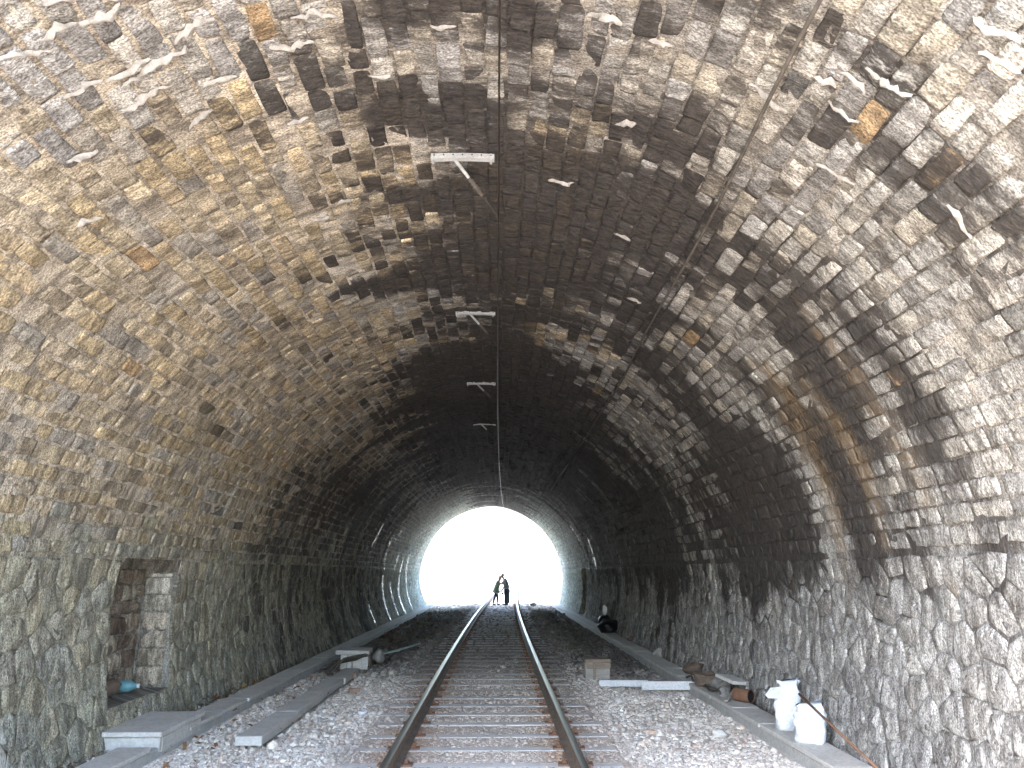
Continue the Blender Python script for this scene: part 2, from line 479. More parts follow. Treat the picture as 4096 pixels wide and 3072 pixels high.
def backing(name, s_vals, d_vals, parent, hole=None):
    S, D = np.meshgrid(s_vals, d_vals)
    h = (fbm(S * 5 + 3, D * 5, 9, 3) - .5) * .02
    v = surf(S, D, h).reshape(-1, 3)
    nu = len(s_vals)
    f = grid_faces(nu, len(d_vals))
    if hole:
        cs = np.array([[.25 * sum(S.ravel()[i] for i in q), .25 * sum(D.ravel()[i] for i in q)] for q in f])
        f = [q for q, c in zip(f, cs) if not hole(c[0], c[1])]
    s_, d_ = S.ravel(), D.ravel()
    c = np.zeros((len(s_), 4)); c[:, 3] = 1
    left = smooth(1.5, -2.5, s_)[:, None]
    pale = (smooth(.52, .68, fbm(s_ * .8 + 9, d_ * .6, 91, 3)) * np.exp(-((s_ + 2.5) / 2.2) ** 2) * smooth(5, 7, d_))[:, None]
    mort = left * np.array([[.44, .385, .315]]) + (1 - left) * np.array([[.335, .31, .28]])
    blue = smooth(5, 6, s_)[:, None]; mort = mort * (1 - blue) + blue * np.array([[.33, .33, .33]])
    oli = smooth(-5, -6, s_)[:, None]; mort = mort * (1 - oli) + oli * np.array([[.32, .31, .25]])
    mort = mort * (1 - pale) + pale * np.array([[.60, .56, .50]])
    c[:, :3] = mort * (.55 + .9 * fbm(s_ * 2, d_ * 2, 66, 3))[:, None]
    a = aux_of(s_, d_); a[:, 0] = np.clip(a[:, 0] - .10 + .28 * smooth(.5, 3.5, s_), 0, 1)
    par = np.stack([s_, d_, np.zeros_like(s_)], -1)
    return mesh_obj(name, v, f, M_STONE, parent, True,
                    dict(par=('FLOAT_VECTOR', par), Col=('FLOAT_COLOR', c), Aux=('FLOAT_COLOR', a)))


def arr(a, b, step):
    n = max(1, int(round((b - a) / step)))
    return list(np.linspace(a, b, n + 1))


d_back = arr(Y_NEAR, NICHE['d0'], .16)[:-1] + arr(NICHE['d0'], NICHE['d1'], .16)[:-1] + arr(NICHE['d1'], Y_FAR, .22)
s_n_top = -(SQ + CZ - NICHE['z1']); s_n_bot = -(SQ + CZ - NICHE['z0'])   # niche edges as arc length
VAULT = backing("vault", arr(-S_WALL, S_WALL, .16), d_back, TUNNEL)


def in_niche(s, d):
    if not (NICHE['d0'] < d < NICHE['d1'] and s < 0): return False
    z = CZ - (abs(s) - SQ)
    dm = .5 * (NICHE['d0'] + NICHE['d1']); hw = .5 * (NICHE['d1'] - NICHE['d0'])
    top = NICHE['z1'] - .0 * (abs(d - dm) / hw) ** 2.2
    return NICHE['z0'] < z < top


WALL_L = backing("side_wall", sorted(arr(-S_END, s_n_bot, .1)[:-1] + arr(s_n_bot, s_n_top, .1)[:-1] + arr(s_n_top, -S_WALL, .1)), d_back, TUNNEL, in_niche)
tag(WALL_L, "olive grey rubble stone side wall with the refuge niche")
NICHE_R = dict(d0=30.6, d1=32.2, z0=.1, z1=2.15)


def in_niche_r(s, d):
    z = CZ - (abs(s) - SQ)
    return s > 0 and NICHE_R['d0'] < d < NICHE_R['d1'] and NICHE_R['z0'] < z < NICHE_R['z1']


WALL_R = backing("side_wall", arr(S_WALL, S_END, .1), sorted(d_back + [NICHE_R['d0'], NICHE_R['d1']]), TUNNEL, in_niche_r)
tag(WALL_R, "blue grey rubble stone side wall behind the white sacks")


def screen(p):
    """apparent place and scale of a world point in the 4096-wide photograph"""
    v = p - np.array([0, 0, CAM_Z])
    x = v[..., 0] * math.cos(YAW) - v[..., 1] * math.sin(YAW); y = v[..., 0] * math.sin(YAW) + v[..., 1] * math.cos(YAW)
    zc = y * math.cos(PITCH) + v[..., 2] * math.sin(PITCH); yc = -y * math.sin(PITCH) + v[..., 2] * math.cos(PITCH)
    zc = np.where(zc < .1, 1e9, zc)
    return 2048 + 2900 * x / zc, 1536 - 2900 * yc / zc, 2900 / zc


class Stones:
    """a set of stones in surface coordinates: each item is (par2, h, faces, colour, rnd)"""
    def __init__(s): s.items = []
    def add(s, sd, h, faces, col, rnd): s.items.append((sd, h, faces, col, rnd))
    def emit(s, part_name, parent, n_parts, pos_fn, rest_label=None):
        cen = np.array([it[0].mean(0) for it in s.items]); ext = np.array([np.ptp(it[0], axis=0) for it in s.items])
        p = pos_fn(cen[:, 0], cen[:, 1], np.zeros(len(cen)))
        x, y, k = screen(p)
        vis = (x > -40) & (x < 4136) & (y > -40) & (y < 3112) & (k > 1e-3)
        size = np.where(vis, ext[:, 0] * ext[:, 1] * k * k, 0)
        order = np.argsort(-size)
        big = set(order[:n_parts].tolist())
        V = []; F = []; P = []; C = []; o = 0
        for i, (sd, h, faces, col, rnd) in enumerate(s.items):
            if i in big: continue
            V.append(np.column_stack([sd, h])); F += [[a + o for a in q] for q in faces]
            P.append(np.column_stack([sd, np.full(len(sd), rnd)])); C.append(np.repeat(col[None], len(sd), 0)); o += len(sd)
        def make(name, V, F, P, C):
            v = pos_fn(V[:, 0], V[:, 1], V[:, 2])
            a = aux_of(V[:, 0], V[:, 1])
            jit = ((P[:, 2] * 7.31) % 1.0)
            a[:, 0] = np.clip(a[:, 0] + (jit - .5) * (.22 + .34 * smooth(4.2, 2.8, np.abs(V[:, 0] - .3)) * smooth(16, 11, V[:, 1])), 0, 1)
            c = np.ones((len(V), 4)); c[:, :3] = C
            return mesh_obj(name, v, F, M_STONE, parent, True,
                            dict(par=('FLOAT_VECTOR', P), Col=('FLOAT_COLOR', c), Aux=('FLOAT_COLOR', a)))
        if V:
            r = make("far_stones" if False else part_name + "s", np.vstack(V), F, np.vstack(P), np.vstack(C))
            r["kind"] = "stuff"
        for i in order[:n_parts]:
            if size[i] <= 0: continue
            sd, h, faces, col, rnd = s.items[i]
            make(part_name, np.column_stack([sd, h]), faces, np.column_stack([sd, np.full(len(sd), rnd)]), np.repeat(col[None], len(sd), 0))


_grid_cache = {}
def quad_topo(nu, nv):
    if (nu, nv) in _grid_cache: return _grid_cache[nu, nv]
    f = grid_faces(nu, nv)
    ring = [i for i in range(nu)] + [j * nu + nu - 1 for j in range(1, nv)] + [(nv - 1) * nu + i for i in range(nu - 2, -1, -1)] + [j * nu for j in range(nv - 2, 0, -1)]
    n0 = nu * nv
    m = len(ring)
    for a in range(m):
        b = (a + 1) % m
        f.append([ring[a], n0 + a, n0 + b, ring[b]])
    _grid_cache[nu, nv] = (f, ring)
    return f, ring


def quad_stones(quads, dist, st, smap=lambda s, d: (s, d), proud=.012, rough=.015):
    """quads: (n,4,2) corners in (s,d), order: 00,10 (d+),11,01"""
    n = len(quads)
    cen = quads.mean(1)
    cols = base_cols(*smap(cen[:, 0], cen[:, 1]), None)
    rnds = rng.random(n) * 20
    for i in range(n):
        near = dist[i] < 13
        us = np.array([0, .10, .36, .64, .90, 1]) if near else np.array([0, .16, .84, 1])
        vs = np.array([0, .14, .5, .86, 1]) if near else np.array([0, .18, .82, 1])
        nu, nv = len(us), len(vs)
        f, ring = quad_topo(nu, nv)
        q = quads[i]
        U, Vv = np.meshgrid(us, vs)
        U = U.ravel()[:, None]; Vv = Vv.ravel()[:, None]
        # round the corners a little
        e = .07
        Uc = U + (0.5 - U) * e * (np.abs(2 * Vv - 1) > .99) * (np.abs(2 * U - 1) > .99)
        Vc = Vv + (0.5 - Vv) * e * (np.abs(2 * U - 1) > .99) * (np.abs(2 * Vv - 1) > .99)
        sd = q[0] * (1 - Uc) * (1 - Vc) + q[1] * Uc * (1 - Vc) + q[2] * Uc * Vc + q[3] * (1 - Uc) * Vc
        sd = sd + (rng.random(sd.shape) - .5) * .010 * ((U > .01) & (U < .99) | (Vv > .01) & (Vv < .99))
        edge = np.minimum(np.minimum(U, 1 - U), np.minimum(Vv, 1 - Vv)).ravel()
        pr = proud * rng.uniform(.45, 1.35) + (rng.random() < .06) * rng.uniform(-.045, .012)
        tilt = rng.normal(0, .012, 2)
        h = pr * (.55 + .45 * smooth(0, .12, edge)) + (rng.random(len(sd)) - .5) * rough * np.where(edge > .01, 1, .35) + (U.ravel() - .5) * tilt[0] + (Vv.ravel() - .5) * tilt[1]
        sk = sd[ring]
        sd = np.vstack([sd, sk]); h = np.concatenate([h, np.full(len(sk), -.035)])
        st.add(sd, h, f, cols[i], rnds[i])


# --- coursed vault
def vault_courses():
    st = Stones(); quads = []
    s = -S_WALL + .01
    edges = [s]
    while s < S_WALL - .1:
        w = rng.uniform(.15, .19)
        s = min(s + w, S_WALL - .01); edges.append(s)
    for a, b in zip(edges[:-1], edges[1:]):
        d = Y_FAR_ST = 2.55 + rng.uniform(0, .15)
        while d < Y_FAR - .05:
            L = rng.uniform(.19, .43)
            if d + L > Y_FAR - .2: L = Y_FAR - .03 - d
            g = rng.uniform(.004, .010); j = lambda: rng.normal(0, .006)
            gs = max(g, .007) * (1.0 + 1.0 * float(smooth(.5, -2.5, a)))
            d0, d1, s0, s1 = d + g, d + L - g, a + gs, b - gs
            if rng.random() < .985:
                quads.append([(s0 + j(), d0 + j()), (s0 + j(), d1 + j()), (s1 + j(), d1 + j()), (s1 + j(), d0 + j())])
            d += L
    quads = np.array(quads)
    quad_stones(quads, quads.mean(1)[:, 1], st)
    st.emit("vault_stone", VAULT, 300, surf)


vault_courses()


# --- rubble side walls (irregular polygons)
def clip_poly(poly, nx, ny, c):
    out = []
    m = len(poly)
    for i in range(m):
        p, q = poly[i], poly[(i + 1) % m]
        dp = p[0] * nx + p[1] * ny - c; dq = q[0] * nx + q[1] * ny - c
        if dp <= 0: out.append(p)
        if (dp < 0 < dq) or (dq < 0 < dp):
            t = dp / (dp - dq); out.append((p[0] + (q[0] - p[0]) * t, p[1] + (q[1] - p[1]) * t))
    return out


def poly_stone(poly, st, col, rnd, proud, rough, gap=.007):
    P = np.array(poly); c = P.mean(0)
    # drop near-duplicate corners
    keep = [i for i in range(len(P)) if np.linalg.norm(P[i] - P[i - 1]) > .03]
    if len(keep) < 3: return
    P = P[keep]; c = P.mean(0)
    # subdivide long edges so that outlines are not dead straight
    Q = []
    for i in range(len(P)):
        a, b = P[i], P[(i + 1) % len(P)]
        Q.append(a + (c - a) * .06)
        if np.linalg.norm(b - a) > .14: Q.append((a + b) / 2 + rng.normal(0, .008, 2))
    P = np.array(Q); n = len(P)
    rad = np.linalg.norm(P - c, axis=1, keepdims=True)
    out = c + (P - c) * np.clip(1 - gap / np.maximum(rad, .03), .3, 1)
    r1 = c + (out - c) * .84; r2 = c + (out - c) * .45
    sd = np.vstack([out, out, r1, r2, c[None]])
    tl = rng.normal(0, .05, 2)
    h = np.concatenate([np.full(n, -.04), np.full(n, proud * .5), proud * rng.uniform(.75, 1.15, n), proud * rng.uniform(.9, 1.5, n) + rng.normal(0, rough, n), [proud * 1.2 + rng.normal(0, rough)]])
    h = h + ((sd - c) @ tl) * np.concatenate([np.zeros(n), np.full(3 * n + 1, .6)])
    f = []
    for lv in range(3):
        for i in range(n):
            k = (i + 1) % n
            f.append([lv * n + i, lv * n + k, (lv + 1) * n + k, (lv + 1) * n + i])
    for i in range(n): f.append([3 * n + i, 3 * n + (i + 1) % n, 4 * n])
    st.add(sd, h, f, col, rnd)


def rubble(side, parent, ds, ss, hole, n_parts, proud=.03):
    st = Stones(); seeds = []
    s_lo, s_hi = S_WALL + .01, S_END
    nd_ = int((Y_FAR - 2.3) / ds); ns_ = int((s_hi - s_lo) / ss)
    for i in range(nd_):
        for j in range(ns_):
            d = 2.3 + (i + .5 + rng.uniform(-.42, .42) + .5 * (j % 2)) * (Y_FAR - 2.3) / nd_
            s = s_lo + (j + .5 + rng.uniform(-.36, .36)) * (s_hi - s_lo) / ns_
            seeds.append((s, min(d, Y_FAR - .1)))
    S = np.array(seeds)
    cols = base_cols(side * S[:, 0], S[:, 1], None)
    for i in range(len(S)):
        p = S[i]
        dd = np.linalg.norm((S - p), axis=1)
        nb = np.argsort(dd)[1:15]
        poly = [(s_lo, p[1] - 1.2), (s_hi, p[1] - 1.2), (s_hi, min(p[1] + 1.2, Y_FAR - .02)), (s_lo, min(p[1] + 1.2, Y_FAR - .02))]
        for k in nb:
            q = S[k]; nx, ny = q - p
            c = (q @ q - p @ p) / 2
            poly = clip_poly(poly, nx, ny, c)
            if len(poly) < 3: break
        if len(poly) < 3: continue
        if hole:
            d0, d1, sa, sb = hole          # sa<sb arc lengths (abs)
            smin = min(q[0] for q in poly); smax = max(q[0] for q in poly)
            if sa < p[0] < sb and d0 < p[1] < d1:
                gaps = [p[1] - d0, d1 - p[1], p[0] - sa, sb - p[0]]; w_ = int(np.argmin(gaps))
                poly = clip_poly(poly, *((0, 1, d0), (0, -1, -d1), (1, 0, sa), (-1, 0, -sb))[w_])
                if len(poly) < 3: continue
                q_ = np.ptp(np.array(poly), axis=0)
                if q_.min() > .05: poly_stone([(side * a, b) for a, b in poly], st, cols[i], rng.random() * 20, proud, .010)
                continue
            if p[0] <= sa: 
                if d0 - .5 < p[1] < d1 + .5 and d0 < p[1] < d1: poly = clip_poly(poly, 1, 0, sa)
                elif smax > sa and p[1] <= d0: poly = clip_poly(poly, 0, 1, d0)
                elif smax > sa and p[1] >= d1: poly = clip_poly(poly, 0, -1, -d1)
            elif p[0] >= sb:
                if d0 < p[1] < d1: poly = clip_poly(poly, -1, 0, -sb)
            elif p[1] <= d0: poly = clip_poly(poly, 0, 1, d0)
            else: poly = clip_poly(poly, 0, -1, -d1)
            if len(poly) < 3: continue
        poly_stone([(side * a, b) for a, b in poly], st, cols[i], rng.random() * 20, proud * rng.uniform(.5, 1.5), .011)
    st.emit("wall_stone", parent, n_parts, surf)


rubble(-1, WALL_L, .30, .25, (NICHE['d0'], NICHE['d1'], -s_n_top, -s_n_bot), 140, .012)
rubble(1, WALL_R, .29, .25, (NICHE_R['d0'], NICHE_R['d1'], SQ + CZ - NICHE_R['z1'], SQ + CZ - NICHE_R['z0']), 160, .017)


# --- refuge niches
def niche(name, x_face, sgn, n, label, stones=True):
    """recess in a wall; sgn = direction into the wall along x"""
    d0, d1, z0, z1, dep = n['d0'], n['d1'], n['z0'], n['z1'], n.get('depth', .8)
    arch = n.get('arch', .48)
    dm, hw = (d0 + d1) / 2, (d1 - d0) / 2
    zs_ = z1 - arch
    prof = [(d0 + (d1 - d0) * q / 8, z0) for q in range(9)] + [(d1, z0 + (zs_ - z0) * q / 12) for q in range(1, 12)]
    for k in range(11):
        d = d1 - (d1 - d0) * k / 10
        prof.append((d, z1 - arch * (abs(d - dm) / hw) ** 2.2))
    prof += [(d0, zs_ - (zs_ - z0) * q / 12) for q in range(1, 12)]
    m = len(prof)
    xs = [x_face - sgn * .03, x_face + sgn * dep * .5, x_face + sgn * dep]
    v = []; f = []
    for x in xs: v += [(x, d, z + (0.06 if (z == z0 and x == xs[2]) else 0)) for d, z in prof]
    for l in range(2):
        for i in range(m):
            f.append([l * m + i, l * m + (i + 1) % m, (l + 1) * m + (i + 1) % m, (l + 1) * m + i])
    f.append([2 * m + i for i in range(m)])
    b = len(v)
    for d, z in prof:
        v.append((0, dm + (d - dm) * (1 + .006 / hw), z1 + .03 if z > zs_ - .001 else (z if z > z0 + .01 else z0 - .03)))
    f += [[i, b + i, b + (i + 1) % m, (i + 1) % m] for i in range(m)]
    v = np.array(v, float)
    fr = np.concatenate([np.arange(m), np.arange(b, b + m)])
    v[fr, 0] = surf(sgn * (SQ + CZ - v[fr, 2]), v[fr, 1], np.full(len(fr), -.012))[:, 0]
    s_ = sgn * (SQ + CZ - v[:, 2])
    c = np.ones((len(v), 4)); c[:, :3] = (.30, .285, .255)
    a = np.zeros((len(v), 4)); a[:, 0] = .15
    par = np.stack([s_, v[:, 1] + v[:, 0], np.full(len(v), 3.0)], -1)
    o = mesh_obj(name, v, f, M_STONE, TUNNEL, False, dict(par=('FLOAT_VECTOR', par), Col=('FLOAT_COLOR', c), Aux=('FLOAT_COLOR', a)))
    if label: tag(o, label)
    if not stones: return o
    # the far cheek: squared pale blocks facing the viewer
    def emit(quads, pos_fn, pal, proud, rough):
        st = Stones(); q = np.array(quads)
        quad_stones(q, np.zeros(len(q)), st, smap=lambda s, d: (0 * s - 5.3, 0 * d + 9), proud=proud, rough=rough)
        for sd, h, faces, col, rnd in st.items:
            col = np.array(pal[int(rng.integers(0, len(pal)))]) * rng.uniform(.8, 1.15)
            vv = pos_fn(sd[:, 0], sd[:, 1], h)
            P = np.column_stack([sd * 1.3 + 30, np.full(len(sd), rnd)])
            cc = np.ones((len(sd), 4)); cc[:, :3] = col
            aa = np.zeros((len(sd), 4)); aa[:, 0] = .12; aa[:, 2] = .2
            mesh_obj("niche_stone", vv, faces, M_STONE, o, True, dict(par=('FLOAT_VECTOR', P), Col=('FLOAT_COLOR', cc), Aux=('FLOAT_COLOR', aa)))
    pale = [(.60, .55, .46), (.52, .48, .40), (.64, .60, .52), (.48, .42, .34)]
    q = []; z = z0 + .02
    while z < z1 - arch - .05:
        hgt = rng.uniform(.17, .24); zt = min(z + hgt, z1 - arch - .01)
        cut = dep
        for a0, a1 in ((.02, dep - .02),):
            q.append([(z + .008, a0 + .008), (z + .008, a1 - .008), (zt - .008, a1 - .008), (zt - .008, a0 + .008)])
        z = zt
    emit(q, lambda zz, aa, h: np.stack([x_face + sgn * aa, d1 - h, zz], -1), pale, .02, .014)
    brown = [(.30, .245, .19), (.38, .32, .25), (.26, .21, .17), (.42, .37, .30), (.20, .15, .115)]
    q = []; z = z0 + .08
    while z < z1 - .45:
        hgt = rng.uniform(.16, .26); zt = min(z + hgt, z1 - .42); d = d0 + .03
        while d < d1 - .06:
            L = rng.uniform(.22, .42); de = min(d + L, d1 - .03)
            jj = lambda: rng.normal(0, .014)
            q.append([(z + .01 + jj(), d + .01 + jj()), (z + .01 + jj(), de - .01 + jj()), (zt - .01 + jj(), de - .01 + jj()), (zt - .01 + jj(), d + .01 + jj())])
            d = de
        z = zt
    emit(q, lambda zz, dd, h: np.stack([x_face + sgn * (dep - h), dd, zz], -1), brown, .04, .03)
    return o


niche("refuge_niche", CX - R, -1, NICHE, "arched refuge niche lined with pale squared blocks")
niche("refuge_niche", CX + R, 1, dict(d0=NICHE_R['d0'], d1=NICHE_R['d1'], z0=NICHE_R['z0'], z1=NICHE_R['z1'], depth=.8, arch=.02), "dark far refuge niche near the bright mouth", stones=False)


# --- hanging lime crusts on the near vault
def crusts():
    spots = [(-1.95, 3.96, .8), (-2.11, 3.9, .5), (-2.3, 3.48, .4), (-2.07, 3.47, .5), (-1.64, 3.87, .5), (-2.16, 3.3, .4),
             (-1.65, 4.36, .4), (-1.18, 6.2, .22), (-1.44, 6.37, .3), (-1.28, 4.96, .3), (2.13, 3.39, .25), (2.43, 3.71, .25),
             (2.73, 3.47, .5), (2.86, 3.13, .4), (2.57, 3.6, .3), (2.63, 3.83, .4), (1.86, 3.66, .4), (2.18, 4.08, .5),
             (2.83, 4.39, .5), (2.34, 3.98, .25), (2.97, 2.86, .4), (3.1, 3.02, .4), (2.98, 3.6, .25), (1.4, 4.0, .25),
             (1.33, 5.01, .25), (-0.07, 4.19, .3), (-0.57, 4.57, .3), (-2.15, 4.16, .6), (-2.52, 3.56, .5), (-2.4, 3.9, .4),
             (0.2, 3.9, .4), (-0.9, 3.95, .5), (1.0, 3.85, .4), (3.6, 4.0, .4), (3.3, 4.6, .25), (-1.1, 4.2, .5), (-1.9, 4.6, .35),
             (-2.7, 4.4, .35), (0.9, 6.0, .4), (1.6, 6.6, .3), (2.4, 6.1, .3), (2.0, 8.0, .3), (-3.0, 5.0, .3), (3.9, 5.0, .3)]
    V = []; F = []; o = 0
    for i_, (s0, d0, L) in enumerate(spots):
        if s0 > 1.2 and i_ % 3 == 1: continue
        L *= .6; n = max(6, int(L / .028))
        amp = rng.uniform(.5, 1.2)
        for i in range(n):
            t = i / (n - 1)
            s = s0 + (t - .5) * L
            d = d0 + .02 * math.sin(s * 17 + d0 * 5) + .008 * rng.normal() + .06 * math.sin(s * 4 + d0)
            env = math.sin(math.pi * min(max(t, .04), .96)) ** .6
            hh = env * amp * rng.uniform(.002, .040)
            th = env * rng.uniform(.006, .034)
            V += [(s, d - th * 1.3, .0), (s + .01 * rng.normal(), d - th * .5, hh + .012), (s, d + th * .4, hh), (s, d + th * 1.5, -.005)]
        for i in range(n - 1):
            a = o + i * 4
            for k in range(3): F.append([a + k, a + k + 1, a + 5 + k, a + 4 + k])
        F += [[o, o + 1, o + 2, o + 3], [o + (n - 1) * 4 + k for k in (3, 2, 1, 0)]]
        o += n * 4
    V = np.array(V)
    ob = mesh_obj("lime_crust", surf(V[:, 0], V[:, 1], V[:, 2] + .012), F, M_CALC, VAULT, True)
    ob["kind"] = "stuff"; ob["label"] = "white wavy lime crusts hanging from the near vault"


crusts()


# --- the far mouth's ring wall
def portal(y_in, y_out):
    mb = MB(); n = 40
    v = []; f = []
    pts = []
    for k in range(n + 1):
        s = -S_END + 2 * S_END * k / n
        p = surf(np.array([s]), np.array([y_in]), np.array([0.0]))[0]
        pts.append((p[0], p[2]))
    for y in (y_in, y_out):
        for (x, z) in pts: v.append((x, y, z))
        for (x, z) in pts:
            a = math.atan2(z - CZ, x - CX); m = max(abs(math.cos(a)), abs(math.sin(a)))
            v.append((CX + 6.5 * math.cos(a) / m, y, max(-.3, CZ + 6.5 * math.sin(a) / m) if z > CZ - .2 else z))
    m = n + 1
    for k in range(n):
        f += [[k, k + 1, m + k + 1, m + k], [2 * m + k, 3 * m + k, 3 * m + k + 1, 2 * m + k + 1], [k, 2 * m + k, 2 * m + k + 1, k + 1], [m + k, m + k + 1, 3 * m + k + 1, 3 * m + k]]
    mb.add(v, f)
    mb.build("portal_wall", M_ROCK, TUNNEL)


portal(Y_FAR - .02, Y_FAR + .7)
portal(Y_NEAR + .03, Y_NEAR - .3)


# ------------------------------------------------------------------ ground, ballast
def track_x(y):
    return -.10 + max(0.0, y - 10.5) ** 2 / 2800.0 if y < 60 else track_x(59.99) + (y - 60) * .0354


tx = np.vectorize(track_x)


def ground_z(x, y):
    inside = smooth(43, 46, y) + smooth(-6, -9, y)
    q = np.abs(x - tx(np.clip(y, -50, 100)))
    z = .008 - .074 * smooth(1.45, 2.6, q)
    z = z + (fbm(x * 1.6, y * 1.6, 71, 3) - .5) * .06 * smooth(1.2, 1.9, q)
    z = z + .10 * np.exp(-((x - 2.4) / .7) ** 2 - ((y - 11.2) / .7) ** 2)       # heap by the white boards
    z = z + .06 * smooth(-3.9, -4.3, x) * smooth(44, 40, y) + .07 * smooth(3.4, 3.7, x) * smooth(44, 40, y)
    far = np.clip(np.abs(x) - 5, 0, None)
    z = z + inside * (.25 * smooth(3, 6, np.abs(x + .3)) + .02 * np.minimum(far, 60))
    return z


def ground_col(x, y):
    q = np.abs(x - tx(np.clip(y, -50, 100)))
    n = fbm(x * 1.3, y * 1.3, 77, 3)[:, None]
    c = np.array([[.64, .58, .51]]) * (.75 + .5 * n)
    brown = (smooth(1.75, 1.35, q) * .85)[:, None]
    c = c * (1 - brown) + brown * np.array([[.60, .505, .42]]) * (.75 + .5 * n)
    rust = (np.exp(-((q - .874) / .26) ** 2) * .85 * smooth(.25, .6, fbm(x * 2, y * 1.1, 78, 3) + .1))[:, None]
    c = c * (1 - rust) + rust * np.array([[.50, .29, .16]])
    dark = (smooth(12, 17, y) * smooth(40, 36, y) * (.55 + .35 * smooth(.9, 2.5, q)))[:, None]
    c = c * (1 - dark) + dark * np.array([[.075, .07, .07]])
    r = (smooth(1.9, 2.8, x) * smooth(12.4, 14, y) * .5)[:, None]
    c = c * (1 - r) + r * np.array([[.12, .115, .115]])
    out = (smooth(41.8, 43.5, y) + smooth(2.2, 0, y))[:, None]
    c = c * (1 - out) + out * np.array([[.24, .23, .21]])
    return c


xs = sorted(set([-400, -200, -100, -60, -40, -25, -15, -10, -7, -5.5] + arr(-4.8, 4.4, .11) + [5.5, 7, 10, 15, 25, 40, 60, 100, 200, 400]))
ys = [-400, -200, -100, -60, -35, -20, -14, -10, -8, -6] + arr(-5, 2, .5)[:-1] + arr(2, 16, .12)[:-1] + arr(16, 44, .25) + [45, 46, 48, 52, 58, 70, 90, 130, 200, 400, 700]
GX, GY = np.meshgrid(np.array(xs), np.array(ys))
gx, gy = GX.ravel(), GY.ravel()
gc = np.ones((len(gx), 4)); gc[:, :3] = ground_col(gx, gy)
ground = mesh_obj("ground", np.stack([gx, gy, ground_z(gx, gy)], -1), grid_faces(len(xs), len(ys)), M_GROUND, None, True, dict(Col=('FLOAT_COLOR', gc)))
tag(ground, "stony ballast floor running through the tunnel and out", kind="structure")


SLEEPER_Y = []
_y = 3.2
while _y < 50:
    SLEEPER_Y.append(_y); _y += .66 + random.uniform(-.03, .03)
SLEEPER_Y = np.array(SLEEPER_Y)


def pebbles():
    bm = bmesh.new(); bmesh.ops.create_icosphere(bm, subdivisions=1, radius=1.0)
    bv = np.array([v.co[:] for v in bm.verts]); bf = np.array([[v.index for v in f.verts] for f in bm.faces]); bm.free()
    P = []
    for (y0, y1, dens, sz) in ((4.6, 8.5, 1150, .0155), (8.5, 14, 560, .020), (14, 24, 130, .032), (24, 44, 60, .038)):
        n = int((y1 - y0) * 7.6 * dens)
        x = rng.uniform(-4.15, 3.55, n); y = rng.uniform(y0, y1, n)
        q = np.abs(x - tx(y))
        near_sl = np.abs(y - SLEEPER_Y[np.clip(np.searchsorted(SLEEPER_Y + .33, y), 0, len(SLEEPER_Y) - 1)]) < .105
        keep = rng.random(n) < np.where(q < 1.4, np.where(near_sl, .05, .75), 1.0)
        keep &= ~((np.abs(q - .874) < .085))
        keep &= ~((x < -3.5) & (x > -3.92)) & ~((x > 3.07) & (x < 3.48))
        keep &= ~((x < -2.55) & (x > -2.9) & (y > 8.9) & (y < 14.4))
        x, y, q = x[keep], y[keep], q[keep]
        r = sz * rng.lognormal(0, .38, len(x)) * np.where(q < 1.4, .72, 1.0)
        P.append(np.column_stack([x, y, r, q]))
    P = np.vstack(P); n = len(P)
    sc3 = P[:, 2][:, None] * rng.uniform(.6, 1.25, (n, 3)) * np.array([[1, 1, .75]])
    th = rng.uniform(0, 6.28, n); c, s = np.cos(th), np.sin(th)
    v = bv[None] * (1 + rng.normal(0, .16, (n, len(bv), 1)))
    v = v * sc3[:, None, :]
    vx = v[..., 0] * c[:, None] - v[..., 1] * s[:, None]; vy = v[..., 0] * s[:, None] + v[..., 1] * c[:, None]
    z0 = ground_z(P[:, 0], P[:, 1]) + sc3[:, 2] * rng.uniform(-.35, .5, n)
    V = np.stack([vx + P[:, 0:1], vy + P[:, 1:2], v[..., 2] + z0[:, None]], -1).reshape(-1, 3)
    F = (bf[None] + (np.arange(n) * len(bv))[:, None, None]).reshape(-1, 3)
    pal = np.array([(.52, .465, .40), (.46, .42, .38), (.58, .53, .465), (.38, .335, .29), (.46, .38, .31), (.66, .62, .56), (.31, .27, .235), (.42, .31, .24)])
    cc = pal[rng.choice(8, n, p=[.22, .2, .14, .13, .14, .05, .08, .04])]
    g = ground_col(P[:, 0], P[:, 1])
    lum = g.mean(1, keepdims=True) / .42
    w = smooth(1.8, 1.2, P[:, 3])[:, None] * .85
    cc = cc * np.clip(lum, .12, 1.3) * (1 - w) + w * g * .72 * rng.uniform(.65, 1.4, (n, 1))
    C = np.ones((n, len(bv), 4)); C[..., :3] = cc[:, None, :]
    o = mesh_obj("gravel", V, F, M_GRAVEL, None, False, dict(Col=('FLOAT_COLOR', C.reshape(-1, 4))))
    tag(o, "loose grey ballast gravel strewn beside and between the rails", "gravel", kind="stuff")


pebbles()

# ------------------------------------------------------------------ the track
TRACK = empty("railway_track", (track_x(4), 4, 0))
tag(TRACK, "single railway track with shiny rail heads and pale half buried sleepers", "railway track")
G = .874


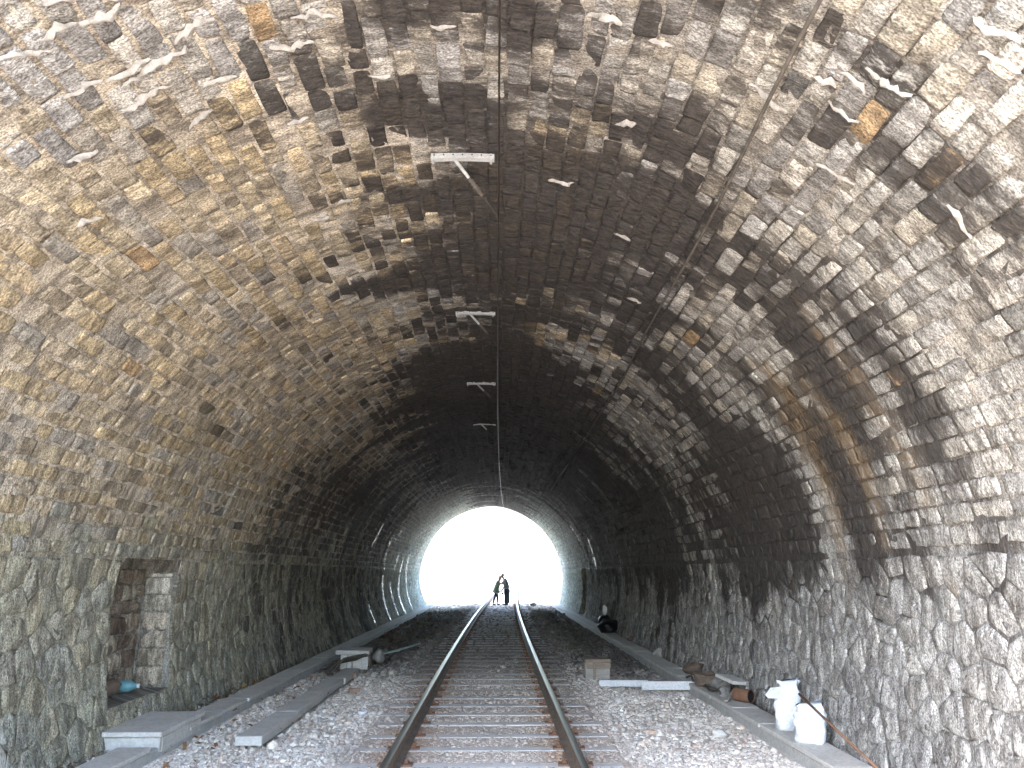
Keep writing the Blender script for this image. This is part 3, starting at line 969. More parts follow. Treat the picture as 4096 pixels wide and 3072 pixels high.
def rail(side):
    prof = [(-.07, .028), (-.07, .040), (-.012, .056), (-.009, .150), (-.034, .162), (-.036, .192), (-.030, .199), (-.015, .2015), (.015, .2015), (.030, .199),
            (.036, .192), (.034, .162), (.009, .150), (.012, .056), (.07, .040), (.07, .028)]
    v = []; f = []; mi = []
    yy = arr(-8, 20, 1.0)[:-1] + arr(20, 90, 1.4)
    m = len(prof)
    for y in yy:
        xc = track_x(y) + side * G
        v += [(xc + px, y, pz) for px, pz in prof]
    for i in range(len(yy) - 1):
        for k in range(m - 1):
            f.append([i * m + k, i * m + k + 1, (i + 1) * m + k + 1, (i + 1) * m + k]); mi.append(1 if 5 <= k <= 9 else 0)
    f.append(list(range(m))); mi.append(0)
    o = mesh_obj("rail", v, f, [M_RAIL, M_HEAD], TRACK, False, midx=mi)
    return o


rail(-1); rail(1)
base = None; clip_me = None
for y in SLEEPER_Y.tolist():
    mb = MB()
    if base is None:
        L, W, H = 2.75, .20, .16
        bm = bmesh.new(); bmesh.ops.create_grid(bm, x_segments=11, y_segments=3, size=.5)
        top = [v.co.copy() for v in bm.verts]; bm.free()
        mb.box((0, 0, -.055), (L, W, H), bev=.014, jit=.002)
        s0 = mb.build("sleeper", M_SLEEPER, None); base = s0.data
        bpy.data.objects.remove(s0)
        cb = MB(); cb.box((0, 0, .012), (.13, .12, .022), bev=.004); cb.box((.0, 0, .032), (.05, .055, .026), bev=.008); cb.tube([(0, 0, .03), (0, 0, .065)], .014, 6)
        c0 = cb.build("rail_clip", M_RUST, None); clip_me = c0.data; bpy.data.objects.remove(c0)
    o = bpy.data.objects.new("sleeper", base)
    o.location = (track_x(y) + random.uniform(-.05, .05), y, random.uniform(-.016, -.005)); o.rotation_euler = (random.uniform(-.02, .02), 0, random.uniform(-.012, .012))
    sx = o.location.x
    link(o, TRACK)
    for side in (-1, 1):
        for t in (-1, 1):
            c = bpy.data.objects.new("rail_clip", clip_me)
            COL.objects.link(c); c.parent = o
            c.location = (track_x(y) - sx + side * G + t * .105, 0, .02)

# ------------------------------------------------------------------ cable troughs along the walls
def trough(name, label, x0, x1, ztop, y0, y1, lid_len, skip=(), h=.16):
    t = empty(name, ((x0 + x1) / 2, y0, ztop - h)); tag(t, label, "cable trough")
    mb = MB(); mb.box(((x0 + x1) / 2, (y0 + y1) / 2, ztop - h / 2 - .045), (x1 - x0 - .03, y1 - y0, h), bev=.01)
    mb.build("trough_body", M_CONC, t)
    me = None; yy = y0
    while yy < y1 - .2:
        mid = yy + lid_len / 2
        if not any(a < mid < b for a, b in skip):
            if me is None:
                m2 = MB(); m2.box((0, 0, 0), (x1 - x0, lid_len - .012, .045), bev=.006)
                tmp = m2.build("lid", M_CONC_L, None); me = tmp.data; bpy.data.objects.remove(tmp)
            o = bpy.data.objects.new("lid", me)
            o.location = ((x0 + x1) / 2 + random.uniform(-.012, .012), mid, ztop - .02 + random.uniform(-.006, .006))
            o.rotation_euler = (random.uniform(-.006, .006), random.uniform(-.012, .012), random.uniform(-.01, .01))
            link(o, t)
        yy += lid_len
    return t


trough("cable_trough", "concrete cable trough with flat lids along the wall with the refuge niche", -3.87, -3.53, .085, 4.2, 43.0, 1.0, skip=((8.3, 9.6),))
trough("cable_trough", "concrete cable trough with flat lids along the wall behind the white sacks", 3.09, 3.45, .10, 4.2, 43.0, 1.0)

t = empty("cable_pit", (-3.87, 8.95, 0)); tag(t, "wide concrete cable pit with a flat cover in front of the refuge niche", "cable pit")
mb = MB(); mb.box((-3.87, 8.97, .06), (.66, 1.12, .16), bev=.012); mb.box((-3.56, 8.62, .055), (.05, .30, .15), bev=.006); mb.build("pit_wall", M_CONC_L, t)
mb = MB(); mb.box((-3.88, 8.97, .168), (.72, 1.2, .05), bev=.008, rz=.01); mb.build("cover", M_CONC_L, t)

t = empty("concrete_strip", (-2.72, 11.6, 0)); tag(t, "low strip of flat concrete slabs lying on the gravel left of the track", "concrete slabs")
yy = 8.75
for L in (1.5, 1.55, 1.45, 1.35):
    mb = MB(); mb.box((-2.73 + random.uniform(-.02, .02), yy + L / 2, .022), (.30, L - .015, .10), rz=random.uniform(-.008, .008), bev=.01, jit=.003)
    mb.build("slab", M_CONC_L, t); yy += L

# ------------------------------------------------------------------ overhead wire and its brackets
WIRE_Z = CAM_Z + 3.2
mb = MB(); mb.tube([(track_x(q) + .10 + .0004 * max(0, q - 14) ** 1.6, q, WIRE_Z + .02 * math.cos(q * 1.57)) for q in arr(-5, 60, 1.0)], .008, 8)
w = mb.build("contact_wire", M_WIRE, None, True)
tag(w, "thin overhead contact wire running along the crown of the vault", "wire")


def crown_z(x): return CZ + math.sqrt(R * R - (x - CX) ** 2)


def make_bracket(yb, pale=True):
    t = empty("wire_bracket", (-.30, yb, crown_z(-.3) - .04))
    mb = MB(); pts = []
    # double flanged bar bent to the vault
    for dy, hz, hh, th in ((-.03, .03, .035, .014), (.025, .03, .035, .014), (-.003, .052, .008, .06)):
        v = []; f = []; n = 9
        for i in range(n):
            x = -.60 + .56 * i / (n - 1)
            nz = crown_z(x) - hz
            for (a, b) in ((-.5, -.5), (.5, -.5), (.5, .5), (-.5, .5)):
                v.append((x, yb + dy + a * th, nz + b * hh))
        for i in range(n - 1):
            for q in range(4):
                f.append([i * 4 + q, i * 4 + (q + 1) % 4, i * 4 + 4 + (q + 1) % 4, i * 4 + 4 + q])
        f += [[0, 1, 2, 3], [(n - 1) * 4 + q for q in (3, 2, 1, 0)]]
        mb.add(v, f)
    mb.build("curved_bar", M_BRACKET, t)
    bo = MB()
    for i in range(7):
        x = -.57 + .5 * i / 6
        bo.tube([(x, yb - .043, crown_z(x) - .03), (x, yb - .035, crown_z(x) - .03)], .007, 6)
    bo.build("bolts", M_DARKMETAL, t)["kind"] = "stuff"
    for x in (-.585, -.07):
        b2 = MB(); b2.box((x, yb, crown_z(x) - .04), (.022, .085, .06), bev=.004); b2.build("end_clamp", M_BRACKET, t)
    p0 = Vector((-.39, yb - .01, crown_z(-.4) - .06)); p1 = Vector((.0, yb + .52, WIRE_Z + .05))
    a = MB(); a.tube([p0, p0.lerp(p1, .30)], .016, 8); a.build("support_arm", M_BRACKET, t)
    b = MB(); ip = [p0.lerp(p1, .30 + .30 * i / 12) for i in range(13)]
    b.tube(ip, [.018 if i % 2 else .032 for i in range(13)], 10); b.build("insulator", M_CABLE, t, True)
    c = MB(); c.tube([p0.lerp(p1, .6), p0.lerp(p1, .85), p1 + Vector((0, 0, -.03))], .008, 6); c.build("tie_rod", M_DARKMETAL, t)
    return t


for yb, lab in ((5.73, "pale curved wire bracket on the vault crown, nearest and largest of the row"), (9.73, "pale curved wire bracket on the vault, second in the row from the nearest"),
                (13.7, "pale curved wire bracket on sooty vault, third in the row from the nearest"), (17.7, "small pale curved wire bracket, farthest pale one of the row, on black soot")):
    tag(make_bracket(yb), lab, "bracket", "wire brackets along the crown of the vault")
for yb, lab in ((24.0, "small dark wire hanger on the crown beyond the last pale bracket"), (32.2, "small dark wire hanger on the crown near the bright tunnel mouth")):
    xw = track_x(yb) + .1 + .0004 * max(0, yb - 14) ** 1.6
    t = empty("wire_hanger", (xw, yb, crown_z(xw))); tag(t, lab, "hanger", "dark wire hangers far along the crown")
    m = MB(); m.box((xw - .02, yb, crown_z(xw) - .05), (.26, .08, .05), bev=.005); m.build("mounting_bar", M_DARKMETAL, t)
    m = MB(); m.tube([(xw, yb, crown_z(xw) - .05), (xw, yb, WIRE_Z)], .012, 6); m.build("drop_rod", M_DARKMETAL, t)


def vault_cable():
    pts = []
    for y in arr(2.5, 41, .5):
        f_ = min(1.0, max(0.0, (y - 3.2) / 9.0))
        s = 2.17 + .24 * f_ ** .8 + .015 * math.sin(y * 1.3)
        p = surf(np.array([s]), np.array([y]), np.array([.055 + .02 * math.sin(y * 2.1)]))[0]
        pts.append(tuple(p))
    m = MB(); m.tube(pts, .014, 8); o = m.build("vault_cable", M_CABLE, None, True)
    tag(o, "brown cable strung lengthwise on the right side of the vault", "cable")


vault_cable()


# ------------------------------------------------------------------ things lying about
def gz(x, y): return float(ground_z(np.array([x]), np.array([y]))[0])


# two white sacks on the trough, and the rusty rod
def sack(name, label, x, y, h, w, d, lean, seed, ears, print_=False):
    t_ = random.Random(seed)
    rows, seg = 12, 20; v = []; f = []
    for r in range(rows + 1):
        t = r / rows
        bulge = .88 + .16 * math.sin(math.pi * min(1, t * 1.1 + .05)) - .10 * smooth(.75, .85, t) + .08 * smooth(.88, 1, t)
        depth = d * (1.0 - .75 * max(0, t - .62) / .38) * (.85 + .25 * math.sin(math.pi * min(1, t + .12)))
        for k in range(seg):
            a = 2 * math.pi * k / seg
            ca, sa = math.cos(a), math.sin(a)
            px = w / 2 * bulge * math.copysign(abs(ca) ** .6, ca)
            py = depth / 2 * math.copysign(abs(sa) ** .75, sa)
            z = h * t + (ears * .035 * (.6 + ca) * (1 if r >= rows - 1 else 0)) + .02 * t * math.sin(3 * a + seed)
            wr = .017 * math.sin(9 * t + 3 * a + seed) + .012 * math.sin(17 * t - 5 * a) + t_.uniform(-.004, .004)
            px += wr * (.3 + t); py += wr
            X = x + px * math.cos(-.3) - py * math.sin(-.3) + lean[0] * z; Y = y + px * math.sin(-.3) + py * math.cos(-.3) + lean[1] * z
            v.append((X, Y, .105 + z))
    for r in range(rows):
        for k in range(seg):
            f.append([r * seg + k, r * seg + (k + 1) % seg, (r + 1) * seg + (k + 1) % seg, (r + 1) * seg + k])
    f.append(list(range(seg))[::-1]); f.append([rows * seg + k for k in range(seg)])
    o = mesh_obj(name, v, f, M_SACK, None, True)
    tag(o, label, "sack", "white sacks on the concrete trough")
    return o


s1 = sack("sack", "tall white sack with a folded side flap standing on the trough, farther of the two", 3.29, 8.85, .50, .26, .21, (.14, .02), 3, .5)
fl = MB(); fl.v = []
fv = [(3.24, 8.78, .47), (3.25, 8.85, .55), (3.17, 8.93, .53), (3.09, 8.90, .46), (3.11, 8.87, .43), (3.24, 8.77, .44)]
fl.add(fv + [(a, b - .012, c) for a, b, c in fv], [[0, 1, 2, 3, 4, 5], [11, 10, 9, 8, 7, 6]] + [[i, (i + 1) % 6, (i + 1) % 6 + 6, i + 6] for i in range(6)])
fl.build("flap", M_SACK, s1)
sack("sack", "squat white sack with a torn open top leaning on the wall, nearer of the two", 3.28, 8.2, .35, .31, .24, (.10, .02), 8, .9)
m = MB(); m.tube([(3.30, 6.55, .12), (3.24, 7.4, .36), (3.18, 8.12, .585)], .013, 8)
tag(m.build("rusty_rod", M_RUST, None, True), "long thin rusty iron rod leaning across the white sacks", "rod")

# white boards that hold back a gravel heap
m = MB(); m.box((2.10, 12.75, .05), (.80, .035, .10), rz=-.05, bev=.004); tag(m.build("white_board", M_WHITEBOARD, None), "white painted board on edge in the gravel, the end nearer the rail", "board", "white boards edging the gravel heap")
m = MB(); m.box((2.84, 12.42, .06), (1.02, .035, .13), rz=-.02, bev=.004); tag(m.build("white_board", M_WHITEBOARD, None), "white painted board on edge butting against the concrete trough by the rubbish", "board", "white boards edging the gravel heap")

# small wooden trestle box
t = empty("wooden_box", (1.78, 13.75, 0)); tag(t, "small brown wooden box with an overhanging top beside the right rail", "box")
m = MB(); m.box((1.79, 13.7, .31), (.44, .30, .045), bev=.005, rz=.03, jit=.003); m.build("top_board", M_WOOD, t)
m = MB(); m.box((1.80, 13.56, .235), (.42, .03, .10), bev=.004, rz=.03); m.build("apron", M_WOOD, t)
m = MB(); m.box((1.79, 13.6, .08), (.40, .03, .20), bev=.004, rz=.03, jit=.003); m.build("front_panel", M_WOOD_L, t)
m = MB(); m.box((1.78, 13.8, .12), (.38, .03, .30), bev=.004, rz=.03); m.build("back_panel", M_WOOD_L, t)
for sx in (-.2, .2):
    m = MB(); m.box((1.785 + sx, 13.7, .12), (.03, .22, .30), bev=.004, rz=.03); m.build("side_panel", M_WOOD_L, t)
m = MB(); m.box((1.72, 13.53, .10), (.04, .03, .34), bev=.004, ry=.03); m.build("post", M_WOOD, t)

# concrete block stand with cables, left
t = empty("block_stand", (-2.82, 15.3, 0)); tag(t, "low stand of pale concrete blocks under a thick slab beside the trough", "block stand")
m = MB(); m.box((-2.82, 15.35, .30), (.66, .62, .085), bev=.012, rz=.06, jit=.005, ry=.03); m.build("top_slab", M_CONC, t)
for i, (bx, bw) in enumerate(((-2.98, .12), (-2.86, .09), (-2.70, .20))):
    m = MB(); m.box((bx, 15.18, .12), (bw, .2, .28), bev=.012, rz=.05, jit=.006); m.build("block", M_CONC_L, t)
m = MB(); m.box((-2.57, 15.22, .12), (.14, .30, .28), bev=.012, rz=.05, jit=.004); m.build("block", M_CONC_L, t)
m = MB(); m.box((-2.8, 15.58, .12), (.6, .12, .28), bev=.012, rz=.05); m.build("block", M_ROCK_D, t)
t = empty("cable_tangle", (-3.05, 14.9, 0)); tag(t, "tangle of dusty black cables draped over the concrete block stand", "cables")
for i in range(7):
    a = random.uniform(-.15, .15)
    p = [(-3.35 + .05 * i, 14.45 + .12 * random.random(), .02), (-3.2 + .05 * i, 14.75 + a, .05 + .03 * i), (-3.0 + .05 * i, 14.98 + a * .4, .12 + .022 * i), (-2.72 + .03 * i, 15.02, .17 + .018 * i), (-2.58 + .02 * i, 15.03, .24)]
    q = []
    for j in range(13):
        u = j / 12 * 4; j0 = min(int(u), 3); w_ = u - j0; w_ = w_ * w_ * (3 - 2 * w_)
        q.append(tuple(Vector(p[j0]).lerp(Vector(p[j0 + 1]), w_)))
    m = MB(); m.tube(q, random.uniform(.010, .017), 6); m.build("cable", M_DARKMETAL if i % 2 else M_CABLE, t, True)
m = MB(); m.rock((-2.38, 15.6, .16), (.13, .13, .13), 4); tag(m.build("boulder", M_ROCK, None, True), "rounded grey boulder against the concrete block stand", "boulder")
t = empty("plastic_strips", (-2.3, 17.2, 0)); tag(t, "pale green plastic strips lying behind the concrete block stand", "strips")
for i in range(4):
    m = MB(); m.box((-2.45 + .16 * i, 16.9 + .3 * i, .10 + .02 * i), (.06, .85, .02), rz=-.75 + .12 * i, rx=.06, bev=.004); m.build("strip", M_GLASSY, t)
m = MB(); m.box((-2.62, 13.98, .02), (.20, .09, .09), rz=.6, bev=.006, jit=.004); tag(m.build("broken_brick", M_BRICK, None), "orange red brick lying at the far end of the concrete strip", "brick")
m = MB(); m.box((-2.24, 12.35, .0), (.17, .1, .08), rz=.3, bev=.006, jit=.006); tag(m.build("broken_brick", M_BRICK, None), "red brick fragment on the gravel between concrete strip and rail", "brick")

# teal bottle and stones in the niche
t = empty("water_bottle", (-4.5, 9.6, .40)); tag(t, "teal plastic bottle lying in the refuge niche", "bottle")
m = MB(); m.tube([(-4.64, 9.58, .47), (-4.625, 9.585, .47), (-4.49, 9.62, .47), (-4.44, 9.63, .47), (-4.41, 9.637, .47)], [.04, .07, .07, .04, .025], 14); m.build("body", M_TEAL, t, True)
m = MB(); m.tube([(-4.41, 9.637, .47), (-4.38, 9.645, .47)], .027, 10); m.build("cap", M_PAPER, t, True)
for i, (bx, by, bz, sx, lab) in enumerate(((-4.56, 9.25, .50, .12, "large brown fallen stone at the back of the refuge niche"), (-4.52, 8.95, .45, .07, "small brown stone on the floor of the refuge niche"))):
    m = MB(); m.rock((bx, by, bz), (sx, sx * 1.2, sx * .7), 20 + i); tag(m.build("fallen_stone", M_ROCK_D, None, True), lab, "stone")

# rubbish by the right wall
t = empty("slab_fragment", (3.42, 11.35, 0)); tag(t, "flat pale slab fragment propped on the rubbish beside the right wall", "slab")
m = MB(); m.box((3.46, 11.3, .30), (.30, .46, .05), rz=.25, rx=.10, ry=.12, bev=.008, jit=.008); m.build("slab", M_CONC_L, t)
for i, (bx, by, bz, s_, mt, lab) in enumerate(((3.30, 12.05, .20, .17, M_ROCK_D, "brown angular rock on the trough beside the white boards"), (3.38, 11.62, .20, .15, M_ROCK, "grey rock under the propped slab fragment"),
                                          (3.28, 11.18, .15, .09, M_ROCK, "small pale rock in front of the propped slab"), (3.42, 13.4, .18, .17, M_ROCK_D, "dark brown rock farther along the trough"),
                                          (3.50, 16.5, .12, .15, M_ROCK, "grey rock at the foot of the right wall"), (3.55, 19.6, .15, .16, M_ROCK_D, "dark rock at the foot of the right wall near the black bag"))):
    m = MB(); m.rock((bx, by, bz), (s_, s_ * 1.15, s_ * .8), 40 + i, 2, .3); tag(m.build("rock", mt, None), lab, "rock", "rocks lying along the right wall")
t = empty("tin_can", (3.46, 10.55, .1)); tag(t, "rusty round tin lying on its side on the right trough", "tin")
m = MB(); m.tube([(3.30, 10.72, .19), (3.31, 10.71, .19), (3.46, 10.52, .19)], [.075, .085, .085], 16, cap=False); m.build("body", M_RUST, t, True)
m = MB(); m.tube([(3.452, 10.53, .19), (3.458, 10.523, .19)], .076, 16); m.build("end_disc", M_BLACKBAG, t)
m = MB(); m.box((3.27, 10.82, .16), (.05, .62, .02), rz=-.5, rx=.10, bev=.003); tag(m.build("wooden_lath", M_WOOD_L, None), "thin pale wooden lath leaning on the rusty tin", "lath")
q = [(3.18 + .03 * math.sin(i * .9), 12.9 - .11 * i, .12 + .05 * abs(math.sin(i * .7))) for i in range(18)]
m = MB(); m.tube(q, .018, 6); tag(m.build("old_hose", M_DARKMETAL, None, True), "dark bent hose trailing along the right trough through the rubbish", "hose")

t = empty("rubbish_bag", (3.42, 22.3, .1)); tag(t, "black plastic rubbish bag slumped against the right wall", "rubbish bag")
m = MB(); m.rock((3.38, 22.5, .25), (.36, .52, .20), 61, 3, .16); m.build("bag", M_BLACKBAG, t, True)
m = MB(); m.rock((3.28, 23.05, .34), (.17, .2, .26), 62, 2, .15); m.build("knot", M_BLACKBAG, t, True)
m = MB(); m.rock((3.29, 23.0, .70), (.07, .07, .14), 66, 2, .2); tag(m.build("plastic_bottle", M_PAPER, None, True), "glossy white plastic bottle resting on the black rubbish bag", "bottle")
m = MB(); m.tube([(3.42, 22.85, .1), (3.56, 22.75, .98)], .045, 8); tag(m.build("stake", M_DARKMETAL, None), "dark stake standing behind the black rubbish bag", "stake")

m = MB(); m.box((-2.15, 38.9, .0), (.34, .24, .07), rz=.3, bev=.01, jit=.012); tag(m.build("paper_scrap", M_PAPER, None), "white scrap lying on dark ballast near the far mouth", "scrap")
for i, (x, y_, s_, lab) in enumerate(((1.75, 11.1, .07, "pale pebble on grey dirt between sleepers and trough"), (2.62, 9.2, .085, "round pale cobble on the ballast near the right trough"), (2.9, 7.0, .09, "white cobble beside the right trough, near the rusty rod"), (-1.75, 10.3, .06, "white cobble beside the sleeper ends on the niche side"), (2.02, 41.6, .22, "dark lump of rock on the ballast at the far mouth"))):
    m = MB(); m.rock((x, y_, gz(x, y_) + s_ * .4), (s_, s_ * .8, s_ * .6), 80 + i); tag(m.build("cobble", M_ROCK if i == 4 else M_PAPER if i in (2, 3) else M_CONC_L, None, True), lab, "stone")


# leaf litter and soil at the foot of the left wall
def litter():
    n = 2600
    y = rng.uniform(7, 30, n); x = np.where(rng.random(n) < .8, -4.25 + np.abs(rng.normal(0, .16, n)), rng.uniform(-3.5, -2.4, n))
    x = np.where((rng.random(n) < .25), 3.62 - np.abs(rng.normal(0, .10, n)), x)
    z = ground_z(x, y) + np.abs(rng.normal(0, .04, n)) + .02
    V = np.zeros((n, 4, 3)); L = rng.uniform(.02, .055, n); W = L * rng.uniform(.4, .8, n)
    th = rng.uniform(0, 6.28, n); t1 = rng.normal(0, .4, n); t2 = rng.normal(0, .4, n)
    for k, (a, b) in enumerate(((-1, 0), (0, -1), (1, 0), (0, 1))):
        px, py = a * L, b * W
        V[:, k, 0] = x + px * np.cos(th) - py * np.sin(th); V[:, k, 1] = y + px * np.sin(th) + py * np.cos(th); V[:, k, 2] = z + px * t1 + py * t2 + .006 * (k % 2)
    pal = np.array([(.26, .12, .055), (.20, .13, .07), (.32, .19, .09), (.14, .09, .05)])
    C = np.ones((n, 4, 4)); C[..., :3] = (pal[rng.integers(0, 4, n)] * rng.uniform(.7, 1.2, (n, 1)))[:, None, :]
    o = mesh_obj("leaf_litter", V.reshape(-1, 3), np.arange(4 * n).reshape(-1, 4), M_LEAF, None, False, dict(Col=('FLOAT_COLOR', C.reshape(-1, 4))))
    tag(o, "dry brown leaf litter gathered along the foot of the walls", "leaf litter", kind="stuff")


litter()


def grass():
    v = []; f = []
    for i in range(2600):
        x = rng.uniform(-7.5, -3.6) if rng.random() < .7 else rng.uniform(3.4, 7.5); y = rng.uniform(41.9, 47)
        h = rng.uniform(.08, .32); a = rng.uniform(0, 6.28); l = rng.normal(0, .08, 2); z = gz(x, y) if i < 0 else 0.0
        b = len(v); dx, dy = .012 * math.cos(a), .012 * math.sin(a)
        v += [(x - dx, y - dy, -.03), (x + dx, y + dy, -.03), (x + l[0], y + l[1], h)]; f.append([b, b + 1, b + 2])
    vv = np.array(v); g0 = ground_z(vv[:, 0], vv[:, 1]); vv[:, 2] += g0
    o = mesh_obj("grass", vv, f, M_GRASS, None)
    tag(o, "sunlit green grass fringe outside the far tunnel mouth", "grass", kind="stuff")


grass()


# ------------------------------------------------------------------ the couple at the far mouth
def skin_mesh(name, nodes, edges, mat, parent=None, sub=1, root=0, fat=1.0):
    """nodes: (x,y,z,r); grown to one continuous surface"""
    me = bpy.data.meshes.new(name); me.from_pydata([n[:3] for n in nodes], edges, [])
    o = bpy.data.objects.new(name, me); COL.objects.link(o)
    md = o.modifiers.new("skin", 'SKIN'); md.use_smooth_shade = True
    me = o.data
    for i, n in enumerate(nodes):
        r = n[3] * fat; me.skin_vertices[0].data[i].radius = (r, r) if not isinstance(r, tuple) else r
        me.skin_vertices[0].data[i].use_root = (i == root)
    o.modifiers.new("sub", 'SUBSURF').levels = sub
    dg = bpy.context.evaluated_depsgraph_get()
    new = bpy.data.meshes.new_from_object(o.evaluated_get(dg))
    bpy.data.objects.remove(o)
    new.materials.clear(); new.materials.append(mat)
    new.name = name
    p = bpy.data.objects.new(name, new)
    return link(p, parent)


M_SKIN = plain_mat("skin", (.42, .27, .20), (.48, .31, .23), 10, .55, .05)
M_HAIR_L = plain_mat("fair hair", (.50, .40, .24), (.58, .47, .30), 30, .5, .3)
M_HAIR_D = plain_mat("brown hair", (.16, .11, .07), (.22, .15, .10), 30, .5, .3)
M_DRESS = plain_mat("pale green cotton", (.15, .20, .14), (.19, .24, .17), 8, .9, .2)
M_SHIRT = plain_mat("pale grey shirt", (.12, .14, .14), (.16, .18, .17), 8, .9, .2)
M_JEANS = plain_mat("dark teal trousers", (.020, .034, .038), (.030, .046, .050), 12, .9, .3)
M_SHOE = plain_mat("dark shoes", (.02, .018, .02), (.03, .028, .03), 12, .6, .1)
M_TIGHTS = plain_mat("dark tights", (.022, .016, .024), (.03, .022, .032), 12, .8, .1)

PZ = .03
PY = 42.1


def hand_nodes(wr, dirv, side, nodes, edges, at):
    """palm, four unequal curled fingers and a thumb from the side of the palm"""
    d = Vector(dirv).normalized(); u = d.cross(Vector((0, 0, 1))).normalized() * side; w = Vector(wr)
    nodes.append((*(w + d * .055), .026)); pi_ = len(nodes) - 1; edges.append((at, pi_))
    for k, (off, ln) in enumerate(((-.027, .068), (-.009, .078), (.009, .073), (.026, .057))):
        a = w + d * .085 + u * off; b = a + d * ln * .5 + Vector((0, 0, -.006)); c = a + d * ln * .85 + Vector((0, 0, -.03))
        i0 = len(nodes); nodes += [(*a, .010), (*b, .009), (*c, .008)]; edges += [(pi_, i0), (i0, i0 + 1), (i0 + 1, i0 + 2)]
    a = w + d * .035 - u * .032; b = a + d * .035 - u * .018; i0 = len(nodes)
    nodes += [(*a, .011), (*b, .009)]; edges += [(pi_, i0), (i0, i0 + 1)]


def person(name, label, x, pel, chest, neck, head, hipw, shw, feet, knees, arms, face, mats, woman):
    t = empty(name, (x, PY, PZ)); tag(t, label, "person", "embracing couple on the track")
    Y = PY
    n = [(pel[0], Y, pel[1], .125 if not woman else .115), ((pel[0] + chest[0]) / 2, Y, (pel[1] + chest[1]) / 2, .105), (chest[0], Y, chest[1], .135 if not woman else .115),
         (neck[0] - face * .015, Y, neck[1] - .05, .062), (neck[0], Y, neck[1], .052), (head[0], Y, head[1] - .02, .088), (head[0] + face * .012, Y, head[1] + .06, .085)]
    e = [(0, 1), (1, 2), (2, 3), (3, 4), (4, 5), (5, 6)]
    for i, sy in enumerate((-1, 1)):
        b = len(n); fx, kx = feet[i], knees[i]
        n += [(pel[0], Y + sy * hipw, pel[1] - .08, .09), (kx[0], Y + sy * hipw, kx[1], .055), ((kx[0] + fx) / 2, Y + sy * hipw, kx[1] * .55, .052), (fx, Y + sy * hipw, PZ + .09, .036), (fx + face * .05, Y + sy * hipw, PZ + .04, .036), (fx + face * .16, Y + sy * hipw, PZ + .03, .028)]
        e += [(0, b), (b, b + 1), (b + 1, b + 2), (b + 2, b + 3), (b + 3, b + 4), (b + 4, b + 5)]
    arm_pts = []
    for i, sy in enumerate((-1, 1)):
        b = len(n); sh, el, wr = arms[i]
        n += [(sh[0], Y + sy * shw, sh[1], .055), (el[0], Y + el[2], el[1], .040), (wr[0], Y + wr[2], wr[1], .027)]
        e += [(2, b), (b, b + 1), (b + 1, b + 2)]
        arm_pts.append(((sh[0], Y + sy * shw, sh[1]), (el[0], Y + el[2], el[1]), (wr[0], Y + wr[2], wr[1])))
        dv = Vector((wr[0] - el[0], wr[2] - el[2], wr[1] - el[1]))
        hand_nodes((wr[0], Y + wr[2], wr[1]), dv, sy, n, e, b + 2)
    body = skin_mesh("body", n, e, M_SKIN, t, 1)
    # face: nose, mouth, eyes, ear
    hx, hz = head[0] + face * .008, head[1] + .02
    m = MB(); m.tube([(hx + face * .080, Y, hz + .035), (hx + face * .108, Y, hz - .005), (hx + face * .085, Y, hz - .015)], [.008, .016, .012], 6); m.build("nose", M_SKIN, body, True)
    m = MB(); m.box((hx + face * .086, Y, hz - .045), (.012, .045, .010), bev=.003); m.build("mouth", mats['lip'], body)
    for sy in (-1, 1):
        m = MB(); m.rock((hx + face * .078, Y + sy * .032, hz + .03), (.010, .012, .008), 3, 1, 0); m.build("eye", M_SHOE, body, True)
        m = MB(); m.rock((hx - face * .01, Y + sy * .088, hz + .01), (.020, .009, .032), 3, 1, .05); m.build("ear", M_SKIN, body, True)
    m = MB(); m.rock((head[0] - face * .022, Y, head[1] + .065), (.098, .098, .088), 5, 3, .05); 
    if woman: m.rock((head[0] - face * .075, Y, head[1] - .06), (.05, .085, .15), 6, 3, .06)
    m.build("hair", mats['hair'], body, True)
    return t, arm_pts, n


lip = plain_mat("lips", (.40, .16, .14), (.44, .18, .16), 10, .5, 0)
# woman in a short dress
tw, aw, nw = person("person", "person in a pale green short dress, leaning in to embrace the other", -.05, (-.03, .86), (.08, 1.17), (.15, 1.36), (.20, 1.47), .085, .16,
                (-.19, .04), ((-.09, .46), (.06, .48)),
                (((.10, 1.27), (.26, 1.16, -.20), (.44, 1.20, -.18)), ((.10, 1.27), (.27, 1.18, .20), (.45, 1.24, .17))), 1, dict(hair=M_HAIR_L, lip=lip), True)
skin_mesh("dress", [(-.04, PY, .66, .20), (-.035, PY, .80, .155), (-.02, PY, .92, .125), (.03, PY, 1.04, .115), (.08, PY, 1.17, .13), (.11, PY, 1.27, .10), (.10, PY - .15, 1.28, .062), (.18, PY - .18, 1.22, .055), (.10, PY + .15, 1.28, .062), (.18, PY + .18, 1.23, .055)],
          [(0, 1), (1, 2), (2, 3), (3, 4), (4, 5), (4, 6), (6, 7), (4, 8), (8, 9)], M_DRESS, tw, 2, 4, 1.35)
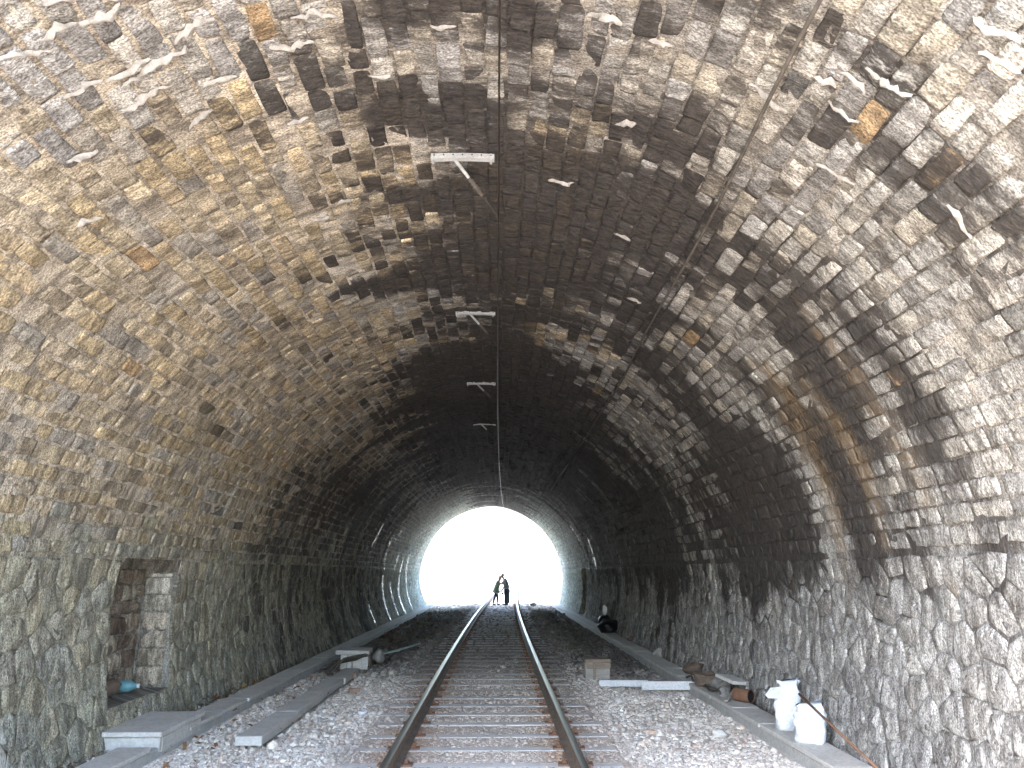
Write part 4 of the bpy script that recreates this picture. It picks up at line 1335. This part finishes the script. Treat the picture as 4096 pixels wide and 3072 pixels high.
for i, sy in enumerate((-1, 1)):
    fx, kx = ((-.19, .04))[i], ((-.09, .06))[i]
    skin_mesh("stocking", [(-.04, PY + sy * .085, .74, .080), (kx, PY + sy * .085, .47, .060), ((kx + fx) / 2 - .01, PY + sy * .085, .30, .056), (fx, PY + sy * .085, PZ + .10, .042)], [(0, 1), (1, 2), (2, 3)], M_TIGHTS, tw, 1, 0, 1.15)
    skin_mesh("shoe", [(fx - .03, PY + sy * .085, PZ + .045, .044), (fx + .06, PY + sy * .085, PZ + .04, .042), (fx + .17, PY + sy * .085, PZ + .03, .034)], [(0, 1), (1, 2)], M_SHOE, tw, 1)
# man in dark trousers
tm, am, nm = person("person", "person in dark teal trousers and a pale grey shirt, bending down to the other", .62, (.64, .92), (.56, 1.27), (.46, 1.47), (.385, 1.58), .10, .19,
                (.58, .68), ((.62, .50), (.67, .50)),
                (((.54, 1.38), (.48, 1.06, -.27), (.38, .80, -.24)), ((.54, 1.38), (.36, 1.16, .22), (.14, 1.12, .16))), -1, dict(hair=M_HAIR_D, lip=lip), False)
skin_mesh("shirt", [(.645, PY, .86, .145), (.62, PY, 1.05, .135), (.56, PY, 1.27, .155), (.49, PY, 1.42, .08), (.545, PY - .18, 1.39, .075), (.51, PY - .23, 1.22, .062), (.485, PY - .262, 1.08, .055), (.545, PY + .18, 1.39, .075), (.45, PY + .21, 1.27, .062), (.37, PY + .215, 1.17, .055)],
          [(0, 1), (1, 2), (2, 3), (2, 4), (4, 5), (5, 6), (2, 7), (7, 8), (8, 9)], M_SHIRT, tm, 2, 2, 1.3)
skin_mesh("trousers", [(.645, PY, .95, .145), (.645, PY, .84, .14), (.63, PY - .10, .70, .105), (.62, PY - .105, .50, .090), (.60, PY - .105, .28, .085), (.585, PY - .105, PZ + .07, .082), (.66, PY + .10, .70, .105), (.68, PY + .105, .50, .092), (.69, PY + .105, .28, .087), (.70, PY + .105, PZ + .07, .084)],
          [(0, 1), (1, 2), (2, 3), (3, 4), (4, 5), (1, 6), (6, 7), (7, 8), (8, 9)], M_JEANS, tm, 2, 1, 1.5)
for fx, sy in ((.58, -1), (.68, 1)):
    skin_mesh("shoe", [(fx + .05, PY + sy * .10, PZ + .05, .050), (fx - .06, PY + sy * .10, PZ + .045, .048), (fx - .19, PY + sy * .10, PZ + .035, .038)], [(0, 1), (1, 2)], M_SHOE, tm, 1)
m = MB(); m.box((.34, PY - .25, .665), (.11, .05, .10), bev=.015); tag(m.build("camera_bag", M_JEANS, None), "small dark bag held low by the person in dark trousers", "bag")


tm.location.x -= .07
